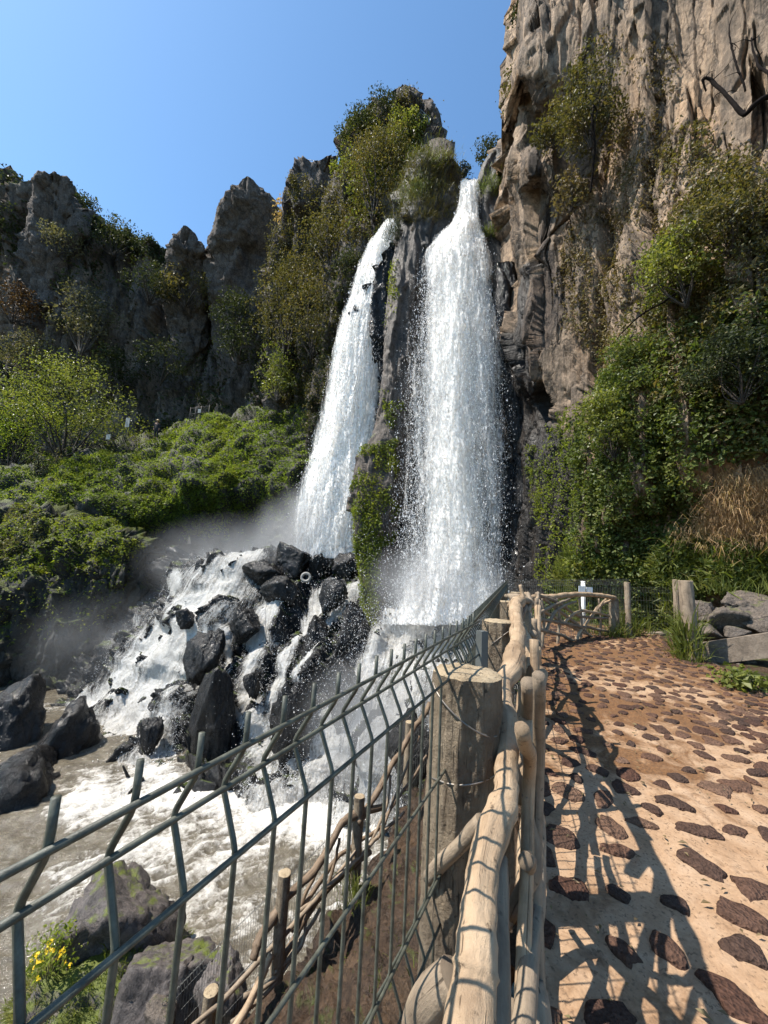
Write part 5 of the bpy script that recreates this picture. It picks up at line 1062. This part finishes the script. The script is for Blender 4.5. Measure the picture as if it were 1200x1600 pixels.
cover('cliff_bushes', 'dark bushes clinging to the far cliff on the left', FWV, FWX, FWY, 46000, polymask([([(-400, 240), (530, 270), (530, 760), (-400, 760)], .7), ([(190, 560), (300, 570), (320, 660), (200, 660)], .12), ([(60, 290), (130, 300), (130, 440), (40, 440)], .3)], (.016, .2, 2.1)), .34, 'dark', 1.5, 821, .22, aspect=.55)
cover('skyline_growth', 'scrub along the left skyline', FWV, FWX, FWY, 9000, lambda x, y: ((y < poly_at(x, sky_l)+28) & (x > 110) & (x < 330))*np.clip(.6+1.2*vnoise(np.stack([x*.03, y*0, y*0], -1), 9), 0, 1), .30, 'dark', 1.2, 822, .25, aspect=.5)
cover('buttress_growth', 'dense olive scrub covering the buttress left of the falls', BTV, BTX, BTY, 60000, polymask([([(440, 340), (480, 290), (540, 250), (560, 170), (640, 170), (640, 240), (625, 330), (600, 380), (540, 560), (480, 680), (430, 700), (430, 420)], 1.), ([(640, 180), (700, 200), (700, 290), (640, 300)], .05)], (.02, .8, .9)), .15, 'olive', 1.0, 831, .35, aspect=.5)
cover('buttress_leaves', 'bright green creeper hanging on the lookout buttress', BTV, BTX, BTY, 20000, polymask([([(550, 230), (600, 180), (640, 200), (640, 260), (590, 300), (590, 350), (565, 380), (540, 330)], 1.), ([(500, 260), (560, 180), (590, 170), (560, 330)], .6)], (.03, .6, 1.3)), .16, 'lime', 1.1, 832, .4, aspect=.6)
cover('buttress_undergrowth', 'dark undergrowth low on the buttress beside the left fall', BTV, BTX, BTY, 24000, polymask([([(430, 480), (520, 480), (560, 430), (610, 350), (560, 560), (500, 720), (426, 720)], 1.)], (.02, .7, 1.)), .16, 'dark', .7, 833, .4, aspect=.5)  # dark leaved undergrowth scattered low on the buttress
cover('hill_trees', 'dark woods on the hill at the far left', HLV, HLX, HLY, 22000, lambda x, y: np.ones(np.shape(x)), .8, 'blue', 3.5, 841, .12, aspect=.6)
cover('pillar_moss', 'bright hanging moss on the lower rock pillar', PLV, *[a.reshape(PLV.shape[:2]) for a in project(PLV.reshape(-1, 3))[:2]], 24000, polymask([([(548, 700), (630, 680), (625, 760), (600, 860), (600, 920), (590, 1000), (556, 960), (548, 800)], 1.), ([(596, 620), (620, 620), (615, 670), (596, 670)], 1.), ([(600, 400), (625, 400), (612, 500), (596, 500)], .5)], (.04, .5, 1.3)), .10, 'moss', .14, 851, aspect=.45)

_kx, _ky, _ = project(KBV.reshape(-1, 3)); KBX, KBY = _kx.reshape(KBV.shape[:2]), _ky.reshape(KBV.shape[:2])
cover('outcrop_grass', 'thick dark grass cloaking the outcrop between the falls', KBV, KBX, KBY, 15000, lambda x, y: np.clip(1.3-np.abs(x-660)/70+.6*vnoise(np.stack([x*.05, y*.05, x*0], -1), 3), 0, 1)*(y < 345), .20, 'olive', .10, 861, blades=True, width=.07)
# --- single shrubs and trees
def shrub(name, px, py, z, w, h, n, leaf, mat, label, cat='shrub', seed=1, bark='bark', style='round', clusters=26, group=None, aspect=.5, stems=5, depth=.8):
    """base at the bottom middle; stems fan out to leaf clusters in an uneven crown"""
    rg = np.random.default_rng(seed+900); s = z/F_PX; base = P(px, py, z); Wd, H = w*s, h*s
    root = empty(name, base, label, cat, group); m = MB(); lp, ln = [], []
    cl = []
    for k in range(clusters):
        th = rg.uniform(0, 2*math.pi); rr = math.sqrt(rg.uniform(0, 1))
        if style == 'round': zz = rg.uniform(.28, .98); wd = math.sin(math.pi*min(.97, max(.12, zz*.86+.08)))**.7
        elif style == 'hang': zz = rg.uniform(-.95, .15); wd = .9
        else: zz = rg.uniform(.15, .95); wd = .35+.65*math.sin(math.pi*min(.95, zz))
        cl.append((np.array([math.cos(th)*rr*wd*Wd*.46, math.sin(th)*rr*wd*Wd*.46*depth, zz*H]), rg.uniform(.6, 1.25)))
    for k, (c, sz) in enumerate(cl):
        if k < stems*3:
            mid = c*np.array([.45, .45, .5])+rg.normal(0, .05*Wd, 3); r0 = .009*max(H, Wd)*rg.uniform(.6, 1.2)
            cc = catmull([np.zeros(3)+rg.normal(0, .01*Wd, 3), mid, c], 10); m.tube(cc, np.linspace(r0, r0*.25, 10), 6, True, .2, k)
        q = rg.normal(size=(max(8, int(n/clusters*sz)), 3)); q = nrm(q)*(rg.uniform(.25, 1, (len(q), 1))**.45)
        R = .20*(Wd*H*max(Wd, H))**(1/3)*sz*(26/clusters)**.33
        lp.append(c+q*R*np.array([1.15, 1.15, .75])*(1+.35*fbm(q*2.5+k*3, 2, seed)[:, None])); ln.append(q)
    m.build('stems', M[bark], root)
    C, N = np.concatenate(lp), np.concatenate(ln); V, Fq = leaf_geo(C, N, leaf, rg, aspect, .7, .5)
    mesh_np('foliage', V, Fq, M[mat], root, smooth=False); return root
shrub('tree', 96, 722, 33, 205, 160, 9000, .17, 'lime', 'bright yellow green spreading tree on the left bank', 'tree', 1, clusters=44)
shrub('tree', 12, 745, 34, 120, 130, 4000, .17, 'bank', 'green bushy tree cut by the left edge above the bank', 'tree', 2, clusters=30)
shrub('tree', 126, 555, 43, 78, 112, 2600, .26, 'pale', 'pale flowering tree clinging to the far cliff', 'tree', 3, 'palebark', clusters=22)
shrub('tree', 36, 612, 42, 76, 96, 2400, .26, 'pale', 'grey green bush at the foot of the far cliff by the left edge', 'bush', 4, 'palebark', clusters=20)
shrub('bush', 18, 505, 43, 80, 64, 1500, .26, 'rust', 'rusty brown bush on the far cliff at the left edge', 'bush', 5)
shrub('tree', 446, 560, 32, 112, 170, 6500, .17, 'olive', 'tall olive tree standing against the buttress above the left bank', 'tree', 6, clusters=40)
shrub('tree', 432, 628, 31.5, 70, 90, 2200, .17, 'lime', 'small yellowish tree below the tall olive one', 'tree', 7, 'palebark', clusters=22)
shrub('bush', 290, 480, 44, 90, 56, 2200, .26, 'olive', 'olive bush at the foot of the small rock spire', 'bush', 8)
shrub('bush', 232, 476, 44, 90, 66, 1700, .26, 'dark', 'dark bush on the far cliff left of the small rock spire', 'bush', 9)
shrub('bush', 370, 510, 41.5, 80, 50, 1900, .24, 'dark', 'dark bush across the foot of the tallest spire', 'bush', 10)
shrub('bush', 372, 570, 40, 80, 70, 1700, .24, 'dark', 'dark bush between the tallest spire and the olive tree', 'bush', 11)
shrub('bush', 250, 600, 43, 90, 70, 1700, .25, 'dark', 'dark bush halfway down the far cliff', 'bush', 12)
shrub('bush', 172, 620, 42, 80, 76, 1700, .25, 'dark', 'dark bush on the far cliff behind the bright tree', 'bush', 13)
shrub('bush', 90, 400, 43.5, 70, 50, 1100, .25, 'pale', 'pale shrub on the ledge of the blocky spire', 'bush', 14)
shrub('bush', 176, 400, 46, 90, 56, 1500, .26, 'dark', 'dark bush under the skyline right of the blocky spire', 'bush', 15)
shrub('bush', 128, 348, 47, 50, 46, 900, .26, 'dark', 'dark bush on the skyline beside the blocky spire', 'bush', 16)
shrub('shrub', 228, 392, 49, 34, 26, 260, .26, 'dark', 'thin airy shrub on the left skyline', 'shrub', 17)
shrub('shrub', 440, 348, 36, 36, 46, 420, .2, 'straw', 'dry grassy shrub in the gap right of the tallest spire', 'shrub', 18, style='up')
shrub('tree', 584, 345, 25.8, 90, 170, 6500, .14, 'olive', 'olive green tree hanging on the lookout buttress', 'tree', 19, clusters=44)
shrub('bush', 556, 248, 29.5, 66, 78, 2600, .15, 'dark', 'dark bushy shrub on the left shoulder of the lookout crag', 'bush', 20)
shrub('bush', 596, 196, 29, 74, 46, 1800, .15, 'dark', 'dark scrub crest left of the rock turret', 'bush', 21)
shrub('bush', 520, 430, 29, 120, 120, 4200, .16, 'olive', 'broad olive bush in the middle of the buttress', 'bush', 22, clusters=34)
shrub('bush', 488, 560, 29.5, 100, 130, 3800, .16, 'olive', 'drooping olive bush low on the buttress', 'bush', 23, clusters=30)
shrub('bush', 540, 480, 26.5, 70, 90, 2600, .14, 'dark', 'dark bush overhanging the left waterfall', 'bush', 24)
shrub('bush', 622, 205, 27.6, 30, 32, 600, .14, 'lime', 'bright tuft below the rock turret', 'bush', 25)
shrub('tree', 724, 292, 27, 40, 40, 900, .16, 'blue', 'distant dark tree behind the lip of the right fall', 'tree', 26)
shrub('tree', 764, 280, 23, 58, 58, 1800, .13, 'dark', 'dark tree at the top of the right fall against the sky', 'tree', 27, clusters=22)
shrub('tree', 705, 282, 28, 24, 28, 500, .16, 'blue', 'small distant tree right of the grass capped knob', 'tree', 37)
shrub('shrub', 925, 232, 11.6, 92, 176, 4200, .095, 'olive', 'tall olive shrub growing up the right cliff', 'shrub', 28, style='up', clusters=34)
shrub('shrub', 865, 232, 13., 70, 60, 1300, .11, 'olive', 'tufted shrub on top of the grey slab of the right cliff', 'shrub', 29, style='up')
shrub('shrub', 893, 330, 12.6, 62, 66, 900, .10, 'dry', 'dry tuft on the right cliff below the tall shrub', 'shrub', 30, style='up')
shrub('shrub', 800, 196, 16.8, 22, 110, 700, .12, 'olive', 'thin shrubs on the skyline edge of the right cliff', 'shrub', 31, style='up')
shrub('shrub', 814, 52, 16.9, 24, 60, 420, .12, 'dark', 'dark tuft at the very top edge of the right cliff', 'shrub', 32, style='up')
shrub('bush', 1072, 480, 8.3, 140, 130, 4200, .075, 'lime', 'bright green bush in the middle of the right cliff', 'bush', 33, clusters=40)
shrub('bush', 1140, 400, 7.8, 150, 120, 3800, .08, 'olive', 'olive bush above the bright one near the right edge', 'bush', 34, clusters=34)
shrub('bush', 1160, 630, 7.0, 150, 120, 3400, .07, 'dark', 'dark leafy bush in the shaded hollow at the right edge', 'bush', 35, clusters=36)
shrub('bush', 1010, 640, 9.2, 150, 110, 4200, .085, 'ivy', 'dense green bush bulging from the creeper', 'bush', 36, clusters=36)
shrub('bush', 960, 720, 9.2, 130, 110, 4200, .08, 'lime', 'bright leafy clump in the creeper left of centre', 'bush', 38, clusters=36)
shrub('plant', 1172, 1110, 4.6, 110, 52, 420, .07, 'lime', 'broad leaved green plant below the concrete beam', 'plant', 39, aspect=.75, clusters=16)
shrub('plant', 1120, 1068, 5.5, 50, 22, 110, .06, 'lime', 'small leafy plant beside the stones under the beam', 'plant', 40, aspect=.75, clusters=10)
shrub('plant', 75, 1540, 5.3, 84, 70, 520, .05, 'bank', 'leafy plant with yellow flowers on the grassy rock', 'plant', 41, clusters=24, depth=.5)
def weed(px, py, z, h, label, seed, mat='pale'):
    rg = np.random.default_rng(seed); base = P(px, py, z); H = h*z/F_PX; root = empty('weed', base, label, 'weed'); m = MB(); C = []
    for k in range(5):
        tp_ = np.array([rg.normal(0, .12)*H, rg.normal(0, .12)*H, H*rg.uniform(.6, 1)]); c = catmull([np.zeros(3), tp_*.5+rg.normal(0, .03*H, 3), tp_], 8); m.tube(c, np.linspace(.012, .004, 8)*H*1.2, 5)
        for j in range(22): f = rg.uniform(.2, 1); C.append(tp_*f+rg.normal(0, .05*H, 3)*(1.2-f*.6))
    m.build('stems', M['bark'], root); C = np.array(C); V, Fq = leaf_geo(C, C*0+np.array([0, -.5, .5]), .13*H, rg, .3); mesh_np('foliage', V, Fq, M[mat], root, smooth=False)
for k, (x, y, h, lb) in enumerate([(58, 742, 46, 'tall spiky weed on the bank below the bright tree'), (90, 728, 34, 'shorter spiky weed right of the tall one on the bank'), (70, 748, 30, 'low spiky weed in front of the tall one')]): weed(x, y, 31.5, h, lb, 60+k)
# flowers on the leafy plant: small yellow heads
rg = np.random.default_rng(61); fb = P(78, 1492, 5.2); C = fb+np.stack([rg.normal(0, .13, 22), rg.normal(0, .10, 22), rg.normal(0, .06, 22)], -1)
V, Fq = leaf_geo(np.repeat(C, 5, 0)+rg.normal(0, .012, (110, 3)), np.tile([0, -.3, 1.], (110, 1)), .032, rg, .7)
tag(mesh_np('flowers', V, Fq, M['flower'], smooth=False), 'cluster of small yellow flowers on the grassy rock', 'flowers', kind='stuff')
def tuft(px, py, z, w, h, n, label, seed, mat='grass', L=None, droop=.6, wd=.05):
    rg = np.random.default_rng(seed); base = P(px, py, z); s = z/F_PX
    C = base+np.stack([rg.normal(0, w*s*.28, n), rg.normal(0, w*s*.28, n), rg.uniform(0, .55, n)*h*s], -1)
    V, Fq = blade_geo(C, np.tile([0, 0, 1.], (n, 1))+nrm(C-base)*.3, L or h*s*.6, rg, wd, .35, droop)
    return tag(mesh_np('grass_tuft', V-base, Fq, M[mat], smooth=False, loc=base), label, 'grass tuft')
tuft(1074, 1042, 6.05, 34, 105, 620, 'long grass climbing the tall grassy log post', 71, L=.30)
tuft(1082, 1054, 5.9, 40, 26, 160, 'grass at the foot of the tall grassy log post', 72)
tuft(965, 1004, 7.8, 30, 28, 200, 'grass tuft at the foot of the brown post of the branch rail', 73)
tuft(990, 998, 8.1, 30, 34, 160, 'grass tuft at the foot of the thin post by the gate', 74)
tuft(925, 1002, 8.1, 46, 26, 200, 'grass tuft behind the branch rail by the white post', 75)
tuft(1150, 932, 7.5, 120, 30, 300, 'grass on the rocks above the beam', 77)['kind'] = 'stuff'
tuft(548, 1420, 4.6, 40, 40, 120, 'green weeds on the soil bank behind the wire fence', 78)
KG = 'grass on the knob'
tuft(672, 268, 19.0, 70, 30, 1500, 'grass cap on the rock knob between the falls', 79, 'grass', L=.2)
tuft(648, 318, 18.4, 46, 60, 1500, 'grass on the sunny left side of the rock knob', 80, 'grass', L=.2, droop=1.3)
tuft(764, 308, 18.2, 30, 60, 900, 'bright moss on the block at the lip of the right fall', 81, 'moss', L=.25, droop=1.4)
tuft(764, 372, 17.6, 24, 30, 500, 'bright moss beside the right fall below the lip', 82, 'moss', L=.22, droop=1.2)
tuft(612, 378, 18.6, 26, 60, 600, 'small dark plants at the top of the pillar by the left fall', 83, 'dark', L=.25)
# grass on the shore rock, on its own surface
me = GR.data; gv = np.array([v.co[:] for v in me.vertices]); gn = np.array([v.normal[:] for v in me.vertices]); rg = np.random.default_rng(63)
ok_ = np.where((gn[:, 2] > .1) & (fbm(gv*1.4, 3, 64)+.55 > .1))[0]; ii = rg.choice(ok_, 12000); C = gv[ii]+rg.normal(0, .02, (12000, 3))
V, Fq = blade_geo(C, gn[ii]+np.array([0, 0, .6]), .075, rg, .09, .5, .7); tag(mesh_np('shore_grass', V, Fq, M['grass'], smooth=False, loc=GR.location), 'short grass covering the bottom left rock', 'grass', kind='stuff')

# --- bare branches on the right cliff
def bare(pts, r, label, seed, twigs=8):
    root = empty('bare_branch', P(*pts[0]), label, 'branch'); og = np.array(root.location); m = MB(); c = wood(m, [P(*q) for q in pts], r, seed, 10, 60, .15, .03)
    rg = np.random.default_rng(seed)
    for k in range(twigs):
        i = rg.integers(8, len(c)-2); d = nrm(rg.normal(size=3)+np.array([0, -.3, .4])); L = rg.uniform(.15, .5); m.tube(catmull([c[i], c[i]+d*L*.5+rg.normal(0, .03, 3), c[i]+d*L+rg.normal(0, .06, 3)], 8), np.linspace(.012, .003, 8), 5)
    m.build('branch', M['deadwood'], root, origin=og)
bare([(1240, 148, 8.2), (1200, 152, 8.3), (1180, 162, 8.35), (1163, 178, 8.5), (1146, 162, 8.7), (1128, 142, 8.9), (1112, 126, 9.1), (1098, 124, 9.2), (1104, 142, 9.2)], [.05, .048, .045, .045, .04, .036, .032, .028, .016], 'thick dark bare branch reaching out from the right cliff', 91)
bare([(1165, 140, 8.9), (1150, 100, 9.1), (1142, 66, 9.3), (1138, 40, 9.4)], [.02, .02, .017, .01], 'thin dark upright bare branch on the right cliff', 92, 5)
bare([(1205, 120, 8.4), (1190, 108, 8.6), (1178, 84, 8.8), (1174, 60, 8.9)], [.03, .028, .02, .012], 'short bare branch at the right edge of the cliff', 93, 4)
bare([(968, 524, 9.2), (1000, 494, 8.9), (1040, 470, 8.6), (1070, 448, 8.4), (1085, 440, 8.3)], [.012, .018, .02, .02, .015], 'long thin slanting dead branch across the right cliff bushes', 94, 6)
bare([(940, 130, 11.4), (925, 180, 11.2), (930, 230, 11.3), (922, 300, 11.6)], [.02, .025, .025, .03], 'twisted bare stem below the tall shrub on the right cliff', 95, 10)
cover('bank_weeds', 'patchy small weeds on the soil bank below the wire fence', SBV[:, :90], *[a.reshape(SBV[:, :90].shape[:2]) for a in project(SBV[:, :90].reshape(-1, 3))[:2]], 1600, lambda x, y: np.clip(vnoise(np.stack([x*.02, y*.02, x*0], -1), 4)*2-.5, 0, 1)+.01, .05, 'grass', .03, 871, blades=True, width=.1)
# dry leaves and twigs lying about on the path
rg = np.random.default_rng(97); Y = rg.uniform(.8, 8.2, 900)**1.0; X = path_left(Y)+.05+(path_right(Y)-path_left(Y)-.1)*rg.beta(.55, .8, 900); C = np.stack([X, Y, path_h(X, Y)+.014+rg.uniform(0, .006, 900)], -1)
V, Fq = leaf_geo(C, np.tile([0, 0, 1.], (900, 1)), .026, rg, .42, .25, 1.5, .12); tag(mesh_np('leaf_litter', V, Fq, M['dry'], smooth=False), 'dry leaves lying scattered on the stone path', 'leaf litter', kind='stuff')
# ------------------------------------------------------------------ small things
M['rail'] = plain_mat('painted_rail', (.30, .31, .31), .5, .15, 10., .05, .002)
M['platform'] = plain_mat('platform_concrete', (.19, .165, .145), .9, .3, 2., .4, .03)
def rail_fence(name, pts, h, n, r, label, loc):
    root = empty(name, loc, label, 'railing'); og = np.array(loc); pts = np.array(pts, float); c = np.stack([np.interp(np.linspace(0, 1, n), np.linspace(0, 1, len(pts)), pts[:, k]) for k in range(3)], -1)
    for hh in (h, h*.55): MB().tube(pts+np.array([0, 0, hh]), r, 6).build('rail', M['rail'], root, origin=og)
    for q in c: MB().tube([q, q+np.array([0, 0, h])], r*1.1, 6).build('baluster', M['rail'], root, origin=og)
    return root
a, b = P(473, 258, 35.2), P(506, 262, 34.9); 
m = MB(); c = (a+b)/2; m.box(c+np.array([0, .7, -.3]), (np.linalg.norm(b-a)*1.05, 1.6, .55), math.atan2(b[1]-a[1], b[0]-a[0])); m.box(c+np.array([0, .7, .03]), (np.linalg.norm(b-a)*1.06, 1.7, .09), math.atan2(b[1]-a[1], b[0]-a[0])); tag(m.build('lookout_platform', M['platform'], None, False), 'small grey lookout platform on top of the buttress', 'platform')
rail_fence('handrail', [a+np.array([0, 0, .08]), b+np.array([0, 0, .08])], .55, 3, .022, 'thin handrail on the small grey lookout platform', a)
a = P(626, 144, 28.4); b = P(637, 143, 28.3); c = P(641, 158, 28.2); rail_fence('handrail', [a, b, c], .34, 3, .02, 'thin handrail hooped over the rock turret', a)
a = P(649, 174, 28.2); b = P(670, 194, 27.2); rail_fence('handrail', [a, b], .55, 4, .028, 'pale handrail sloping down right of the rock turret', a)
# signs on the left bank
M['board'] = plain_mat('pale_board', (.50, .48, .43), .7, .2, 6., .1, .004)
M['pole'] = plain_mat('dark_pole', (.10, .09, .08), .7, .2, 10., .1, .004)
b = P(195, 692, 33); root = empty('sign_post', b, 'tall thin post with a pale double board on the left bank', 'sign'); s = 34/600
MB().tube([np.zeros(3), np.array([0, 0, 40*s])], .035, 8).build('pole', M['pole'], root)
MB().box(np.array([-.09, -.05, 32*s]), (.15, .03, 15*s)).build('board', M['board'], root, False); MB().box(np.array([.10, -.06, 32*s]), (.16, .03, 14.5*s)).build('board', M['board'], root, False)
b = P(168, 694, 32.6); root = empty('sign_post', b, 'small low sign with a pale square board on the left bank', 'sign')
MB().tube([np.zeros(3), np.array([0, 0, 14*s])], .03, 8).build('pole', M['pole'], root); MB().box(np.array([0, -.05, 11*s]), (.34, .03, 8*s)).build('board', M['board'], root, False)
b = P(310, 658, 35.5); s = 36.5/600; root = empty('gate', b, 'thin wire gate with a small pale notice above the left bank', 'gate')
m = MB()
for xx in (-14, -6, 2, 14): m.tube([np.array([xx*s, 0, -.2]), np.array([xx*s, 0, (24+xx*.2)*s])], .025, 6)
for zz in (4, 12, 21): m.tube([np.array([-14*s, 0, zz*s-.1]), np.array([14*s, 0, (zz+4)*s])], .018, 6)
m.build('gate_frame', M['pole'], root); MB().box(np.array([0, -.05, 16*s]), (.26, .03, 6*s)).build('notice', M['board'], root, False)
# pale ring lying on the wet rocks
th = np.linspace(0, 2*math.pi, 40); zc = 15.2; c = P(478, 902, zc-.25); R_ = 6.4*zc/600
M['ring'] = plain_mat('pale_rubber', (.22, .21, .19), .5, .25, 10., .1, .005)
V = np.array([[c+RT*math.cos(t_)*(R_+.055*math.cos(p_))+UP*math.sin(t_)*(R_*.9+.055*math.cos(p_))-FW*(.055*math.sin(p_)-.05*math.sin(t_)) for p_ in np.linspace(0, 2*math.pi, 12, endpoint=False)] for t_ in th[:-1]])
Fq = grid_faces(39, 12, True); Fq = np.concatenate([Fq, np.array([[i*12+11, ((i+1) % 39)*12+11, ((i+1) % 39)*12, i*12] for i in range(39)])])
tag(mesh_np('tyre_ring', V.reshape(-1, 3), Fq, M['ring']), 'pale ring like an old tyre stranded on the wet rocks', 'ring')
# person standing on the left bank
def skin_body(name, joints, edges, mat, parent, root_i=0, sub=2):
    me = bpy.data.meshes.new(name); me.from_pydata([j[:3] for j in joints], edges, []); o = bpy.data.objects.new(name, me); S.collection.objects.link(o); o.parent = parent; me.materials.append(mat)
    sm = o.modifiers.new('Skin', 'SKIN'); sv = me.skin_vertices[0].data
    for k, j in enumerate(joints): sv[k].radius = (j[3], j[3] if len(j) < 5 else j[4])
    sv[root_i].use_root = True; sm.use_smooth_shade = True; ss = o.modifiers.new('Subdivision', 'SUBSURF'); ss.levels = sub; ss.render_levels = sub; return o
M['skin'] = plain_mat('skin', (.30, .17, .11), .6, .1, 8., .05, .002); M['cloth'] = plain_mat('dark_clothes', (.022, .022, .026), .85, .3, 12., .3, .01); M['hat'] = plain_mat('straw_hat', (.50, .40, .26), .8, .2, 20., .3, .004)
pb = P(243, 685, 34.4); pr = empty('person', pb, 'person in dark clothes and a pale hat standing on the left bank', 'person')
J = [(0, 0, .95, .14, .11), (0, 0, 1.15, .135, .10), (0, 0, 1.38, .17, .10), (0, 0, 1.47, .06, .06), (0, -.01, 1.53, .075, .085), (0, -.015, 1.62, .085, .10), (0, 0, 1.68, .06, .07),
     (-.19, 0, 1.39, .055), (-.25, .02, 1.12, .045), (-.24, -.06, .88, .033), (-.24, -.08, .82, .036, .022), (.19, 0, 1.39, .055), (.25, .02, 1.12, .045), (.24, -.06, .88, .033), (.24, -.08, .82, .036, .022),
     (-.10, 0, .86, .095), (-.11, -.01, .48, .065), (-.11, .01, .09, .045), (-.12, -.13, .04, .045, .03), (.10, 0, .86, .095), (.11, -.01, .48, .065), (.11, .01, .09, .045), (.12, -.13, .04, .045, .03)]
Eg = [(0, 1), (1, 2), (2, 3), (3, 4), (4, 5), (5, 6), (2, 7), (7, 8), (8, 9), (9, 10), (2, 11), (11, 12), (12, 13), (13, 14), (0, 15), (15, 16), (16, 17), (17, 18), (0, 19), (19, 20), (20, 21), (21, 22)]
for sx_, hi in ((-1, 10), (1, 14)):
    for q in range(5):
        a0 = len(J); dx = (q-2)*.014; ln_ = (.05, .075, .08, .075, .06)[q]
        if q == 0: J += [(sx_*.215, -.105, .80, .009), (sx_*.205, -.125, .765, .008)]
        else: J += [(sx_*(.24+dx*.6), -.085+dx, .775, .009), (sx_*(.235+dx*.6), -.10+dx, .80-ln_-.03, .008)]
        Eg += [(hi, a0), (a0, a0+1)]
skin_body('body', J, Eg, M['skin'], pr)
CJ = [(0, 0, .93, .165, .13), (0, 0, 1.15, .155, .12), (0, 0, 1.36, .19, .12), (0, 0, 1.45, .085, .08), (-.20, 0, 1.39, .07), (-.26, .02, 1.12, .06), (-.245, -.055, .91, .05), (.20, 0, 1.39, .07), (.26, .02, 1.12, .06), (.245, -.055, .91, .05), (-.10, 0, .84, .112), (-.11, -.01, .48, .082), (-.11, .01, .12, .065), (.10, 0, .84, .112), (.11, -.01, .48, .082), (.11, .01, .12, .065)]
skin_body('clothes', CJ, [(0, 1), (1, 2), (2, 3), (2, 4), (4, 5), (5, 6), (2, 7), (7, 8), (8, 9), (0, 10), (10, 11), (11, 12), (0, 13), (13, 14), (14, 15)], M['cloth'], pr)
ht = MB(); th = np.linspace(0, 2*math.pi, 28, endpoint=False); prof = [(.02, 1.775), (.07, 1.77), (.098, 1.73), (.104, 1.67), (.19, 1.655), (.195, 1.648), (.10, 1.655)]
V = np.array([[(r_*math.cos(t_), r_*math.sin(t_)*1.08-.01, z_) for (r_, z_) in prof] for t_ in th]); ht.add(V.reshape(-1, 3), grid_faces(28, len(prof), True)); ht.add(V[:, 0], [list(range(28))]); ht.build('hat', M['hat'], pr)
